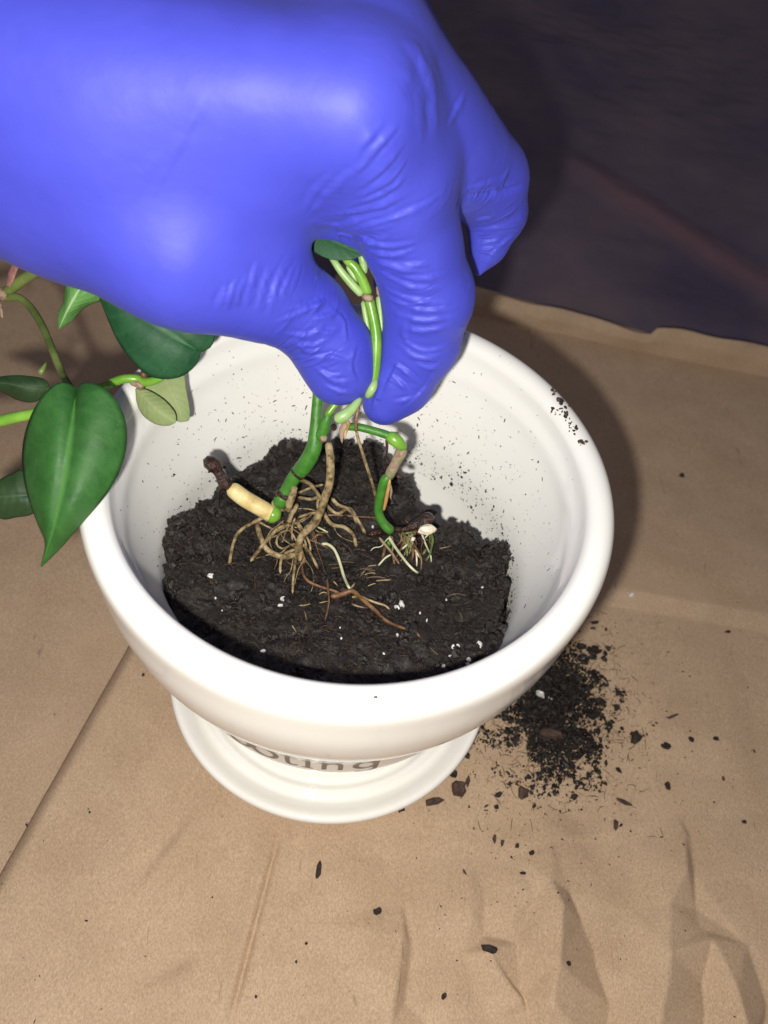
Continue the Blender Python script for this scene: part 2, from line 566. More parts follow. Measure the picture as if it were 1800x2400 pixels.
def paper_relief(X, Y):
    q = np.stack([X, Y, 0 * X], -1)
    return 0.0007 * fbm(q * 14, 3, 5) + 0.00018 * fbm(q * 60, 3, 9)

# lower sheet: reaches under everything and runs back to the cloth
X, Y, F = grid(-0.42, 0.42, -0.30, 0.235, 0.003)
Z = -0.0046 + 0.5 * paper_relief(X, Y)
Z = Z + crease(X, Y, (90, 770), (330, 900), 0.0022, 0.03, 0.02) + crease(X, Y, (1180, 1360), (1990, 1500), 0.0016, 0.006, 0.02)
lower = mesh_obj('paper_ground', np.stack([X, Y, Z], -1).reshape(-1, 3), F, MP)
tag(lower, 'brown kraft paper layer covering the table under everything', kind='structure')

# upper sheet: its left edge runs from behind the pot to the bottom left corner
eA, eB = onz(270, 1560, 0), onz(0, 2040, 0)
ed = (eB - eA)[:2] / np.linalg.norm((eB - eA)[:2])          # along the edge, towards the viewer
en = np.array([-ed[1], ed[0]])                              # to the right of the edge
if en[0] < 0: en = -en
nu, nv = 540, 620
us, vv = np.linspace(0, 0.36, nu), np.linspace(-0.245, 0.155, nv)
U, Vv = np.meshgrid(us, vv)
X = eA[0] + U * en[0] + Vv * ed[0]
Y = eA[1] + U * en[1] + Vv * ed[1]
X = X + 0.0006 * fbm(np.stack([Vv * 20, 0 * Vv, 0 * Vv], -1), 2, 3) * np.exp(-U / 0.01)
Z = 0.0004 + paper_relief(X, Y)
Z = Z + 0.0016 * np.exp(-U / 0.03) - 0.0042 * np.clip(1 - U / 0.0045, 0, 1) ** 1.6                         # the edge stands up a little
cr = [((665, 1915), (528, 2440), -0.0011, 0.0016, 0.0016),
      ((655, 1915), (510, 2440), 0.0007, 0.006, 0.003),
      ((1330, 1900), (1180, 2140), 0.0008, 0.008, 0.006),
      ((660, 2130), (900, 2170), 0.0007, 0.012, 0.006),
      ((560, 2260), (930, 2290), 0.0007, 0.008, 0.005),
      ((380, 1990), (470, 2050), 0.0008, 0.010, 0.010),
      ((420, 2250), (490, 2440), 0.0010, 0.005, 0.010),
      ((1180, 1345), (2000, 1485), 0.0011, 0.035, 0.004),
      ((100, 2120), (420, 1960), 0.0008, 0.02, 0.012),
      ((1480, 1700), (1780, 1760), 0.0006, 0.015, 0.008)]
for a, b, h, wl, wr in cr:
    Z = Z + 2.0 * crease(X, Y, a, b, h, wl * (1.7 if wl > 0.002 else 1), wr * (1.7 if wr > 0.002 else 1))
# crumpled corner: flat facets between ridge and valley points (photo position, height in mm)
from mathutils.geometry import delaunay_2d_cdt
FAC = [(-260, 150, 0), (-100, 200, 0), (150, 250, 0), (400, 240, .2), (600, 240, .2), (760, 180, .3), (900, 180, 0), (1100, 180, 0), (1280, 60, 0), (1500, 60, 0), (1700, 60, 0), (1950, 60, 0), (2000, 300, 0), (-260, 500, 0), (-260, 1100, 0),
       (150, 430, .6), (148, 560, 1.7), (112, 800, 2.0), (92, 950, 2.0), (80, 1100, 2), (185, 600, .5), (160, 830, .3), (300, 700, .5),
       (480, 400, .5), (482, 560, .3), (420, 480, 1.3), (380, 640, .8), (500, 640, 2.2), (650, 800, .3), (330, 850, .9), (500, 900, .4), (300, 1000, .6),
       (750, 350, 1.4), (780, 450, 3.2), (770, 680, 3.8), (750, 850, 3.4), (745, 1100, 3), (600, 470, 1.5), (620, 600, 1.0), (690, 420, .9),
       (830, 390, .8), (880, 500, .2), (940, 640, -.2), (1000, 850, -.2), (1010, 1100, -.2), (1080, 460, .6), (1080, 750, 1.3), (1060, 1000, 1.2),
       (1235, 440, 2.0), (1215, 650, 3.4), (1175, 900, 3.6), (1160, 1100, 3.4), (1300, 150, .8), (1300, 300, 2.0), (1345, 300, .5), (1360, 450, 0), (1385, 750, 0), (1400, 1100, 0),
       (1330, 160, .3), (1368, 540, .8), (1400, 590, 1.8), (1480, 780, 3.2), (1540, 1000, 3.2), (1560, 600, .8), (1640, 850, .6), (1750, 700, 1.2), (1700, 300, .7), (1850, 1100, .6), (1600, 1100, 1),
       (640, 820, 1.6), (670, 880, .4), (730, 900, 2.2), (560, 1100, .8), (2000, 1100, 0)]
fp = [onz(860 + a * 0.56665, 1880 + b * 0.56665, 0) for a, b, _ in FAC]
rs = delaunay_2d_cdt([Vector((p[0], p[1])) for p in fp], [], [], 0, 1e-6)
fh = np.array([h * 0.0021 for *_, h in FAC])
fx = np.array([(v.x, v.y) for v in rs[0]])
org = np.array([fh[o[0]] if len(o) else 0 for o in rs[3]])
add = np.zeros_like(X)
gx = X + 0.0012 * fbm(np.stack([X * 70, Y * 70, 0 * X], -1), 2, 51)
gy = Y + 0.0012 * fbm(np.stack([X * 70, Y * 70, 0 * X], -1), 2, 52)
for a, b, c in rs[2]:
    A_, B_, C_ = fx[a], fx[b], fx[c]
    det = (B_[1] - C_[1]) * (A_[0] - C_[0]) + (C_[0] - B_[0]) * (A_[1] - C_[1])
    if abs(det) < 1e-12: continue
    l1 = ((B_[1] - C_[1]) * (gx - C_[0]) + (C_[0] - B_[0]) * (gy - C_[1])) / det
    l2 = ((C_[1] - A_[1]) * (gx - C_[0]) + (A_[0] - C_[0]) * (gy - C_[1])) / det
    m = (l1 >= 0) & (l2 >= 0) & (l1 + l2 <= 1)
    add[m] = (l1 * org[a] + l2 * org[b] + (1 - l1 - l2) * org[c])[m]
Z = Z + add
idx = np.arange(nu * nv).reshape(nv, nu)
F = np.stack([idx[:-1, :-1], idx[:-1, 1:], idx[1:, 1:], idx[1:, :-1]], -1).reshape(-1, 4)
upper = mesh_obj('paper_sheet', np.stack([X, Y, np.maximum(Z, -0.0024)], -1).reshape(-1, 3), F, MP)
sd = upper.modifiers.new('thickness', 'SOLIDIFY'); sd.thickness = 0.00025; sd.offset = -1
tag(upper, 'wrinkled brown kraft paper sheet lying under the white pot', 'paper')

# turned up strip of paper along the back
fa, fb = onz(1085, 742, 0), onz(1800, 893, 0)
fdir = (fb - fa)[:2] / np.linalg.norm((fb - fa)[:2])
fn = np.array([-fdir[1], fdir[0]])
if fn[1] < 0: fn = -fn
Lf = 0.30
nF, nH = 150, 14
V = []
for i in range(nF):
    s = -0.012 + i / (nF - 1) * Lf
    base = fa[:2] + fdir * s
    hgt = 0.0095 + 0.0045 * min(max((s - 0.0) / 0.06, 0), 1) + 0.0016 * math.sin(s * 60) + (0.0035 if s > 0.088 else 0) - 0.004 * max(0, (s - 0.09) / 0.06)
    wob = 0.002 * math.sin(s * 45 + 1) + 0.0012 * math.sin(s * 140)
    for j in range(nH):
        t = j / (nH - 1)
        back = 0.0015 + 0.0012 * t + 0.008 * max(0, t - 0.62) ** 1.2 + wob * t
        p = base + fn * back
        V.append((p[0], p[1], -0.002 + hgt * t ** 0.9 + 0.0004 * math.sin(s * 220 + 5 * t)))
F = [(i * nH + j, (i + 1) * nH + j, (i + 1) * nH + j + 1, i * nH + j + 1) for i in range(nF - 1) for j in range(nH - 1)]
fold = mesh_obj('paper_strip', V, F, MP)
sd = fold.modifiers.new('thickness', 'SOLIDIFY'); sd.thickness = 0.0004
tag(fold, 'turned up edge strip of brown kraft paper against the dark cloth', 'paper')

# ------------------------------------------------------------------ dark cloth at the back
nX, nZ = 380, 300
sg, bk = np.meshgrid(np.linspace(-0.75, 0.75, nX), np.concatenate([np.linspace(0.008, 0.55, nZ - 60), np.linspace(0.555, 1.1, 60)]))
sg, bk = sg.ravel(), bk.ravel()
def cloth_z(b):
    return -0.005 + 0.10 * np.clip(b, 0, 9) + 0.5 * np.clip(b - 0.55, 0, 9) ** 1.3
def cl_uv(px, py):
    r = ray(px, py)
    for k in np.linspace(0.3, 2.0, 4000):
        p = CAM + r * k
        b = np.dot(p[:2] - fa[:2], fn)
        if b > 0.005 and p[2] < cloth_z(b): break
    return np.array([np.dot(p[:2] - fa[:2], fdir), b])
s0, s1 = cl_uv(1250, 340), cl_uv(1900, 700)
t_, s_ = seg_uv(sg, bk, s0, s1)
band = np.clip(1.3 - np.abs(s_) / 0.012, 0, 1) * np.clip(t_ * 2.5, 0, 1) * 0.45
q2 = np.stack([sg, bk, 0 * sg], -1)
lift = np.clip(bk / 0.05, 0, 1)
d = 0.009 * lift * fbm(q2 * 9, 3, 21) + 0.004 * lift * fbm(np.stack([sg * 10 + bk * 6, bk * 22 - sg * 7, 0 * sg], -1), 3, 22)
row = np.floor(bk / 0.021)
weave = np.sin(2 * np.pi * (sg / 0.045 + 0.5 * (row % 2))) * np.sin(2 * np.pi * bk / 0.021)
d = d + 0.0012 * weave * np.clip((bk - 0.12) / 0.10, 0, 1) * np.clip(0.5 + 1.5 * fbm(q2 * 7, 2, 25), 0, 1)
d = d + 0.004 * np.clip(1 - np.abs(s_) / 0.016, 0, 1) * np.clip(t_ * 4, 0, 1)
V = np.column_stack([fa[0] + sg * fdir[0] + bk * fn[0], fa[1] + sg * fdir[1] + bk * fn[1], cloth_z(bk) + d])
idx = np.arange(nX * nZ).reshape(nZ, nX)
F = np.stack([idx[:-1, :-1], idx[:-1, 1:], idx[1:, 1:], idx[1:, :-1]], -1).reshape(-1, 4)
cloth = mesh_obj('backdrop_cloth', V, F, MCL, attrs={'band': band})
tag(cloth, 'dark creased cloth standing behind the paper and pot', 'cloth')

# ------------------------------------------------------------------ pot and saucer
def lathe(prof, seg=192):
    prof = np.asarray(prof, float)
    a = np.linspace(0, 2 * np.pi, seg, endpoint=False)
    V = np.stack([prof[:, 0][:, None] * np.cos(a), prof[:, 0][:, None] * np.sin(a), np.repeat(prof[:, 1][:, None], seg, 1)], -1).reshape(-1, 3)
    n = len(prof)
    F = []
    for i in range(n - 1):
        for j in range(seg):
            k = (j + 1) % seg
            F.append((i * seg + j, i * seg + k, (i + 1) * seg + k, (i + 1) * seg + j))
    return V, F

def smooth_prof(pts, n):
    p = np.array([(r, z, 0, 1) for r, z in pts])
    return crom(p, n)[:, :2]

OUT = [(0.0340, -0.0905), (0.0345, -0.0880), (0.0356, -0.0820), (0.0384, -0.0750), (0.0430, -0.0695), (0.0462, -0.0660), (0.0474, -0.0630), (0.0479, -0.0590), (0.0486, -0.0545), (0.0504, -0.0490), (0.0535, -0.0420), (0.0568, -0.0340), (0.0594, -0.0260), (0.0611, -0.0170), (0.0618, -0.0080), (0.0622, -0.0025), (0.0619, 0.0002), (0.0610, 0.0018), (0.0595, 0.0026), (0.0578, 0.0026), (0.0563, 0.0019), (0.0554, 0.0008), (0.0551, -0.0006)]
INN = [(0.0551, -0.0006), (0.0549, -0.0020), (0.0544, -0.0042), (0.0532, -0.0075), (0.0525, -0.0110), (0.0508, -0.0165), (0.0488, -0.0225), (0.0470, -0.0280), (0.0458, -0.0330), (0.0448, -0.0390), (0.0432, -0.0450), (0.0400, -0.0520), (0.0340, -0.0580), (0.0200, -0.0610), (0.0006, -0.0615)]
po, pi_ = smooth_prof(OUT, 110), smooth_prof(INN, 70)
prof = np.vstack([[(0.0006, -0.0890)], [(0.030, -0.0892)], po, pi_[1:]])
prof[:, 1] += RIM
POT = thing('flower_pot', 'white glazed ceramic flower pot with rounded rim holding soil', 'pot', (0, 0, RIM - 0.0905))
V, F = lathe(prof)
body = mesh_obj('bowl', V, F, MC, POT)

def pot_r(z):
    return float(np.interp(z, po[:88, 1], po[:88, 0]))

def strip_letter(strokes, ang0, sc, zbase):
    """strokes: lists of (u, v, half width); letters printed on the curved wall"""
    V, F = [], []
    for st in strokes:
        st = np.array(st, float)
        c = crom(np.column_stack([st[:, 0], st[:, 1], 0 * st[:, 0], st[:, 2]]), max(10, 6 * len(st)))
        tg = np.gradient(c[:, :2], axis=0)
        tg /= np.linalg.norm(tg, axis=1)[:, None] + 1e-9
        nr = np.column_stack([-tg[:, 1], tg[:, 0]])
        o0 = len(V)
        for i in range(len(c)):
            for k in (-1, -0.33, 0.33, 1):
                q = c[i, :2] + nr[i] * c[i, 3] * k
                z = zbase + q[1] * sc * 0.92
                R = pot_r(z) + 0.00012
                a = ang0 + q[0] * sc / 0.0485
                V.append((R * math.sin(a), -R * math.cos(a), z + RIM + 0.00002))
        for i in range(len(c) - 1):
            for k in range(3):
                F.append((o0 + 4 * i + k, o0 + 4 * i + k + 1, o0 + 4 * i + k + 5, o0 + 4 * i + k + 4))
    return V, F

oL = [[(0.5 * math.cos(a), 0.5 + 0.5 * math.sin(a), 0.045 + 0.075 * abs(math.cos(a - 0.25))) for a in np.linspace(0.5, 0.5 + 2 * math.pi, 25)]]
tL = [[(-0.12, 1.38, 0.05), (-0.10, 1.1, 0.10), (-0.10, 0.5, 0.10), (-0.05, 0.12, 0.09), (0.15, 0.02, 0.05), (0.32, 0.15, 0.03)], [(-0.38, 1.0, 0.035), (0.30, 1.0, 0.035)]]
iL = [[(0.02, 0.98, 0.10), (0.02, 0.05, 0.10)], [(-0.22, 0.97, 0.035), (0.05, 0.97, 0.045)], [(-0.22, 0.04, 0.04), (0.24, 0.04, 0.04)], [(0.0, 1.32, 0.10), (0.02, 1.42, 0.10)]]
nL = [[(-0.32, 0.98, 0.10), (-0.32, 0.05, 0.10)], [(-0.55, 0.97, 0.035), (-0.30, 0.97, 0.045)], [(-0.30, 0.70, 0.05), (-0.12, 0.92, 0.06), (0.12, 0.97, 0.08), (0.30, 0.80, 0.10), (0.34, 0.5, 0.10), (0.34, 0.05, 0.10)]]
gL = [[(0.42 * math.cos(a), 0.56 + 0.42 * math.sin(a), 0.045 + 0.075 * abs(math.cos(a - 0.2))) for a in np.linspace(0.4, 0.4 + 2 * math.pi, 25)], [(0.44, 0.98, 0.10), (0.44, 0.1, 0.10), (0.36, -0.3, 0.09), (0.0, -0.42, 0.05), (-0.36, -0.3, 0.06)]]
def wang(px, py):
    p = onz(px, py, RIM - 0.056)
    return math.atan2(p[0], -p[1])
for st, px, py, nm in ((oL, 538, 1752, 'o'), (oL, 606, 1780, 'o'), (tL, 672, 1797, 't'), (iL, 717, 1803, 'i'), (nL, 779, 1806, 'n'), (gL, 862, 1802, 'g')):
    V, F = strip_letter(st, wang(px, py), 0.0064, -0.0612)
    o = mesh_obj('letter', V, F, M_INK, POT)
    o['label'] = 'grey brown printed letter %s under the belly of the pot' % nm

inner_ring = smooth_prof([(0.0006, 0.0106), (0.0300, 0.0106), (0.0352, 0.0106), (0.0366, 0.0100), (0.0376, 0.0084), (0.0384, 0.0078), (0.0396, 0.0086), (0.0406, 0.0094), (0.0416, 0.0091), (0.0422, 0.0080), (0.0428, 0.0074), (0.0438, 0.0076), (0.0452, 0.0086), (0.0470, 0.0098), (0.0486, 0.0106), (0.0496, 0.0107), (0.0503, 0.0100), (0.0504, 0.0088), (0.0498, 0.0064), (0.0486, 0.0034), (0.0466, 0.0014), (0.0440, 0.0008), (0.0006, 0.0008)], 130)
V, F = lathe(inner_ring)
sauc = mesh_obj('saucer', V, F, MC)
tag(sauc, 'round white glazed saucer with raised lip under the pot', 'saucer')

# ------------------------------------------------------------------ soil in the pot
BND = [(395, 1370), (400, 1240), (440, 1220), (470, 1205), (500, 1190), (490, 1160), (560, 1110), (640, 1080), (680, 1050), (760, 1060), (850, 1060), (930, 1120), (1000, 1190), (1040, 1235), (1090, 1260), (1150, 1280), (1185, 1340), (1195, 1400), (1178, 1480), (1165, 1545)]
bp = np.array([onz(a, b, RIM - 0.0335)[:2] for a, b in BND])
bth, brr = np.arctan2(bp[:, 0], bp[:, 1]), np.hypot(bp[:, 0], bp[:, 1])     # angle from the far side
bth = np.concatenate([[-math.pi, -2.6], bth, [2.6, math.pi]])
brr = np.concatenate([[0.06, 0.06], brr, [0.06, 0.06]])
o_ = np.argsort(bth)
bth, brr = bth[o_], brr[o_]

def soil_h(x, y, fine=True):
    x, y = np.asarray(x, float), np.asarray(y, float)
    q = np.stack([x, y, 0 * x], -1)
    th, r = np.arctan2(x, y), np.hypot(x, y)
    z = -0.0318 - 0.075 * y + 0.0040 * fbm(q * 60, 3, 31) + 0.0018 * fbm(q * 140, 3, 37) - 0.0024 * np.exp(-((x - 0.004) ** 2 + (y - 0.004) ** 2) / 0.014 ** 2)
    z = z + 0.0022 * np.clip(r / 0.04, 0, 1) ** 2 + 0.0024 * np.exp(-((x + 0.006) ** 2 + (y - 0.026) ** 2) / 0.016 ** 2)
    if fine:
        z = z + 0.0013 * fbm(q * 300, 5, 33, 0.72)
        rb = np.interp(th, bth, brr) - 0.0012 + 0.0058 * fbm(q * 190, 5, 35, 0.70)
        k = np.clip((r - rb) / 0.0025, 0, 1)
        z = z - 0.022 * k * k * (3 - 2 * k)
        z = z + 0.0016 * np.exp(-((r - rb + 0.002) / 0.003) ** 2) * (th > -2.3) * (th < 2.3)
    return z + RIM

X, Y, F = grid(-0.050, 0.050, -0.050, 0.050, 0.00034)
Z = soil_h(X, Y)
V = np.stack([X, Y, Z], -1).reshape(-1, 3)
V[:, :2] += 0.00025 * np.stack([fbm(V * 900, 2, 41), fbm(V * 900, 2, 43)], -1)
keep = np.hypot(V[:, 0], V[:, 1]) < 0.0495
keep &= V[:, 2] > RIM - 0.0615
Fk = F[keep[F].all(1)]
used = np.unique(Fk)
remap = -np.ones(len(V), int)
remap[used] = np.arange(len(used))
soil = mesh_obj('potting_soil', V[used], remap[Fk], MS, smooth=True)
tag(soil, 'dark crumbly potting soil heaped inside the white pot', 'soil', kind='stuff')
soil['base'] = [0.0, 0.0, 0.0]

def in_soil(x, y, m=0.0):
    return math.hypot(x, y) < min(float(np.interp(math.atan2(x, y), bth, brr)), 0.047) - m

lm = Lumps()
def soil_samples(n, slack):
    xy = RNG.uniform(-0.047, 0.047, (n, 2))
    rb = np.interp(np.arctan2(xy[:, 0], xy[:, 1]), bth, brr)
    r = np.hypot(xy[:, 0], xy[:, 1])
    m = r < np.minimum(rb + slack, 0.047)
    xy, rb, r = xy[m], rb[m], r[m]
    return xy, soil_h(xy[:, 0], xy[:, 1]), np.abs(r - rb) < 0.0045
up = np.array([0, 0, 1.0])
for (x, y), z, edge in zip(*soil_samples(30000, 0.002)):
    if z < RIM - 0.046 or (not edge and RNG.random() < 0.15): continue
    s = min(RNG.lognormal(math.log(0.00028 if edge else 0.00013), 0.6), 0.0014 if edge else 0.0006)
    lm.grain((x, y, z + (0.5 if edge else 0.1) * s), s, 1 if RNG.random() < 0.28 else 0, jag=0.55)
for (x, y), z, edge in zip(*soil_samples(9500, -0.0003)):
    if z < RIM - 0.046: continue
    a = RNG.uniform(0, 2 * math.pi)
    lm.fibre(np.array([x, y, z + 0.00022]), np.array([math.cos(a), math.sin(a), RNG.normal() * 0.4]), up, RNG.uniform(0.0006, 0.0032), RNG.uniform(0.000025, 0.00008), 2 if RNG.random() < 0.35 else 1, 0.3)
for (x, y), z, edge in zip(*soil_samples(900, 0.0005)):
    if z < RIM - 0.043: continue
    if not edge and RNG.random() < 0.45: continue
    s0_ = RNG.uniform(0.0006, 0.0017)
    c0 = np.array([x, y, z + 0.2 * s0_])
    for _ in range(7):
        dv = RNG.normal(size=3); dv /= np.linalg.norm(dv)
        lm.grain(c0 + dv * s0_ * 0.55, s0_ * RNG.uniform(0.3, 0.6), 0 if RNG.random() < 0.75 else 1, jag=0.55)
crumbs = lm.build('soil_crumbs', [MS, MSB, MFIB], soil)
crumbs['kind'] = 'stuff'

def soil_hit(px, py, lift=0.0):
    z = RIM - 0.033
    for _ in range(6):
        p = onz(px, py, z)
        z = float(soil_h(p[0], p[1], False))
    p = onz(px, py, z)
    r = ray(px, py)
    dd = np.dot(p - CAM, CF)
    return dd - lift
def SD(px, py, lift=0.0):
    return soil_hit(px, py, lift)

def z5(x, y): return 400 + x * 0.51236, 900 + y * 0.51236          # coordinates read off enlarged views of the photograph
def zq(x, y): return 640 + x * 0.25316, 850 + y * 0.25316
def zr(x, y): return 680 + x * 0.25316, 1180 + y * 0.25316

# white perlite grains, one by one
PERL = [(495, 1349, 11), (664, 1402, 12), (658, 1415, 8), (941, 1418, 12), (930, 1424, 7), (1124, 1512, 9), (1100, 1545, 10), (1098, 1555, 7), (1122, 1508, 6), (1075, 1510, 6), (1062, 1515, 6), (1040, 1560, 7), (1131, 1375, 5), (520, 1430, 4), (505, 1400, 4), (616, 1525, 9), (772, 1645, 6), (618, 1404, 5), (875, 1230, 4), (1047, 1403, 4), (810, 1350, 4), (932, 1488, 6), (800, 1495, 4), (1000, 1455, 4), (900, 1530, 4), (985, 1435, 3), (1165, 1560, 6), (797, 1470, 4), (1055, 1535, 4)]
for k, (px, py, r) in enumerate(PERL):
    d = SD(px, py, 0.0006)
    p = P(px, py, d)
    if math.hypot(p[0], p[1]) > 0.047: continue
    p[2] = float(soil_h(p[0], p[1])) + 0.0002
    rr_ = 0.85 * r * d / FPX
    lump('perlite_grain', p, rr_, MPER, soil, stretch=(RNG.uniform(0.8, 1.3), RNG.uniform(0.6, 1.0), 0.6), rot=rand_rot(), amp=0.45, freq=2.0, seed=k)

# fine specks of soil sticking to the white inner wall and on the rim
lm = Lumps()
zi, ri_ = pi_[:, 1], pi_[:, 0]
def wall_pt(a, t):
    z = -0.0015 - 0.040 * t
    R = float(np.interp(-z, -zi, ri_))
    R2 = float(np.interp(-(z - 0.0005), -zi, ri_))
    tz = np.array([(R2 - R) * math.sin(a), (R2 - R) * math.cos(a), -0.0005])
    tz /= np.linalg.norm(tz)
    ta = np.array([math.cos(a), -math.sin(a), 0])
    nr = np.cross(ta, tz)
    c = np.array([R * math.sin(a), R * math.cos(a), z + RIM])
    if np.dot(nr, -c * [1, 1, 0]) < 0: nr = -nr
    return c, ta, tz, nr
for _ in range(1350):
    a = RNG.normal(0.15, 1.0)
    if abs(a) > 2.0: continue
    t = min(abs(RNG.normal(0.62, 0.28)), 1.0)
    c, ta, tz, nr = wall_pt(a, t)
    s = min(RNG.lognormal(math.log(0.000085), 0.5), 0.00036)
    R3 = np.column_stack([ta, tz, nr])
    an = RNG.uniform(0, math.pi)
    R3 = R3 @ np.array([[math.cos(an), -math.sin(an), 0], [math.sin(an), math.cos(an), 0], [0, 0, 1]])
    el = RNG.uniform(0.8, 3.2)
    lm.grain(c + nr * s * 0.15, s, 0 if RNG.random() < 0.7 else 1, stretch=(el, 0.7, 0.4), rot=R3, jag=0.45)
for _ in range(700):
    a = RNG.uniform(-2.0, 2.0)
    c, ta, tz, nr = wall_pt(a, RNG.uniform(0.74, 1.0))
    s = min(RNG.lognormal(math.log(0.00014), 0.55), 0.0006)
    lm.grain(c + nr * s * 0.25, s, 0 if RNG.random() < 0.7 else 1, jag=0.5)
for px, py, r in ((945, 1280, 6), (849, 1048, 8), (852, 1040, 5), (1094, 1110, 6), (1100, 1102, 4), (1140, 1153, 4), (446, 1210, 7), (407, 1110, 6), (355, 1040, 5), (1262, 1083, 4), (880, 1010, 4)):
    rr_ = ray(px, py)
    best = None
    for k in np.linspace(0.19, 0.30, 500):
        p = CAM + rr_ * k
        z = p[2] - RIM
        if z < 0 and math.hypot(p[0], p[1]) > float(np.interp(-z, -zi, ri_)) - 0.0002 and k > 0.22:
            best = p; break
    if best is not None:
        for _ in range(4):
            lm.grain(best + RNG.normal(size=3) * 0.0003 * r / 5, r * 0.000055 * RNG.uniform(0.5, 1.2), 0, jag=0.5)
# crumbs resting on the right part of the rim
def rim_pt(px, py):
    return onz(px, py, RIM + 0.0031)
for px, py, r, n in ((1297, 922, 11, 5), (1303, 950, 16, 10), (1312, 955, 8, 6), (1326, 970, 7, 8), (1331, 979, 9, 6), (1345, 1005, 9, 8), (1357, 1027, 12, 9), (1365, 1035, 6, 6), (1384, 1134, 6, 3), (1340, 990, 5, 8), (1365, 1055, 4, 4), (1228, 890, 3, 1), (1174, 830, 4, 1), (1198, 848, 3, 2), (1090, 780, 4, 2), (1150, 820, 3, 1)):
    p = rim_pt(px, py)
    for _ in range(n):
        q = p + np.array([*(RNG.normal(size=2) * r * 0.00007), 0])
        rad = math.hypot(q[0], q[1])
        q[2] = RIM + float(np.interp(rad, [0.0551, 0.0570, 0.0587, 0.0605, 0.0618, 0.0623], [-0.0004, 0.0024, 0.0030, 0.0024, 0.0008, -0.003])) + 0.0001
        lm.grain(q, r * 0.00005 * RNG.uniform(0.4, 1.2), int(RNG.random() < 0.5), stretch=(RNG.uniform(0.7, 2), 0.7, 0.6), jag=0.45)
specks = lm.build('soil_specks', [M_CHIP, M_CHIPB])
tag(specks, 'fine dark soil specks stuck to the inner wall and rim of the pot', 'soil', kind='stuff')

# ------------------------------------------------------------------ rooted cutting on the left
cb = P(700, 1290, SD(700, 1290))
CUT = thing('rooted_cutting', 'thick green rooted cutting with yellow stub and brown rotten tip', 'plant', cb)
S0 = SD(690, 1240)
tube('stem', [(752, 860, .2050, 11), (746, 916, .2060, 12.5), (741, 977, .2075, 13), (739, 1018, .2085, 16), (735, 1050, .2095, 18.5), (718, 1085, .2115, 19.5), (698, 1109, .2135, 18)], M_STEM, CUT, 0.03, 18, ends=False)
tube('stem', [(701, 1105, .2133, 15.5), (690, 1119, .2143, 16.5), (680, 1133, .2152, 15), (670, 1150, .2162, 14.5), (666, 1158, .2166, 16)], M_STEM, CUT, 0.04, 18, ends=False)
tube('stem', [(668, 1154, .2164, 14), (660, 1170, .2172, 17.5), (655, 1180, .2178, 17), (650, 1192, .2182, 13)], M_STEM, CUT, 0.06, 16)
tube('node_ring', [(699, 1107, .2134, 18.6), (697, 1110, .2135, 19.4), (695, 1112, .2136, 18.4)], M_ROT, CUT, 0.05, 18, ends=False)
tube('node_ring', [(668, 1154, .2163, 16.5), (666, 1158, .2165, 17.8), (664, 1161, .2167, 17)], M_ROT, CUT, 0.08, 18, ends=False)
tube('root_bump', [(655, 1150, .2160, 6), (650, 1158, .2162, 8), (654, 1166, .2166, 6)], M_ROT, CUT, 0.2, 12)
tube('root_bump', [(640, 1172, .2172, 5), (644, 1182, .2176, 7), (650, 1190, .2180, 6)], M_SHE, CUT, 0.2, 12)
tube('yellow_stub', [(650, 1212, .2190, 19), (632, 1203, .2180, 20), (612, 1191, .2170, 20), (574, 1169, .2155, 20), (546, 1148, .2140, 18.5), (534, 1140, .2135, 16)], M_YEL, CUT, 0.025, 20)
tube('stub_collar', [(656, 1216, .2189, 17), (645, 1209, .2184, 20.8), (630, 1201, .2179, 20.7), (622, 1197, .2177, 18)], M_STEML, CUT, 0.03, 20)
tube('rotten_tip', [(540, 1145, .2136, 16.5), (530, 1134, .2130, 16), (521, 1120, .2122, 13.5), (512, 1106, .2115, 12), (505, 1097, .2110, 15), (497, 1089, .2106, 21), (486, 1089, .2105, 19), (478, 1094, .2105, 12)], M_ROT, CUT, 0.30, 18)
# side shoot at the upper node
tube('side_shoot', [(744, 1030, .2086, 13), (757, 1010, .2070, 14), (765, 985, .2055, 12), (775, 962, .2045, 8)], M_STEM, CUT, 0.05, 14)
tube('side_shoot', [(762, 975, .2040, 6), (770, 968, .2040, 8), (780, 955, .2038, 8), (800, 930, .2036, 8)], M_STEML, CUT, 0.03, 12)
tube('pale_bud', [(783, 985, .2018, 9), (795, 980, .2014, 14), (812, 970, .2012, 14), (832, 950, .2014, 10), (845, 930, .2020, 7)], M_STEMP, CUT, 0.03, 16)
lump('bud_scar', P(782, 1001, .2018), 0.00085, M_ROT, CUT, stretch=(0.9, 1.2, 0.9), amp=0.15, seed=3)
tube('sheath', [(812, 990, .2035, 10), (803, 1005, .2040, 8), (800, 1022, .2045, 5), (802, 1040, .2050, 1.2)], M_SHE, CUT, 0.25, 8, 0.35)
tube('sheath', [(818, 985, .2038, 7), (812, 1005, .2042, 5), (808, 1030, .2045, 1.0)], M_ORA, CUT, 0.25, 8, 0.35)
tube('sheath', [(752, 1022, .2075, 11), (758, 1027, .2070, 10), (765, 1020, .2068, 7)], M_SHE, CUT, 0.2, 12)
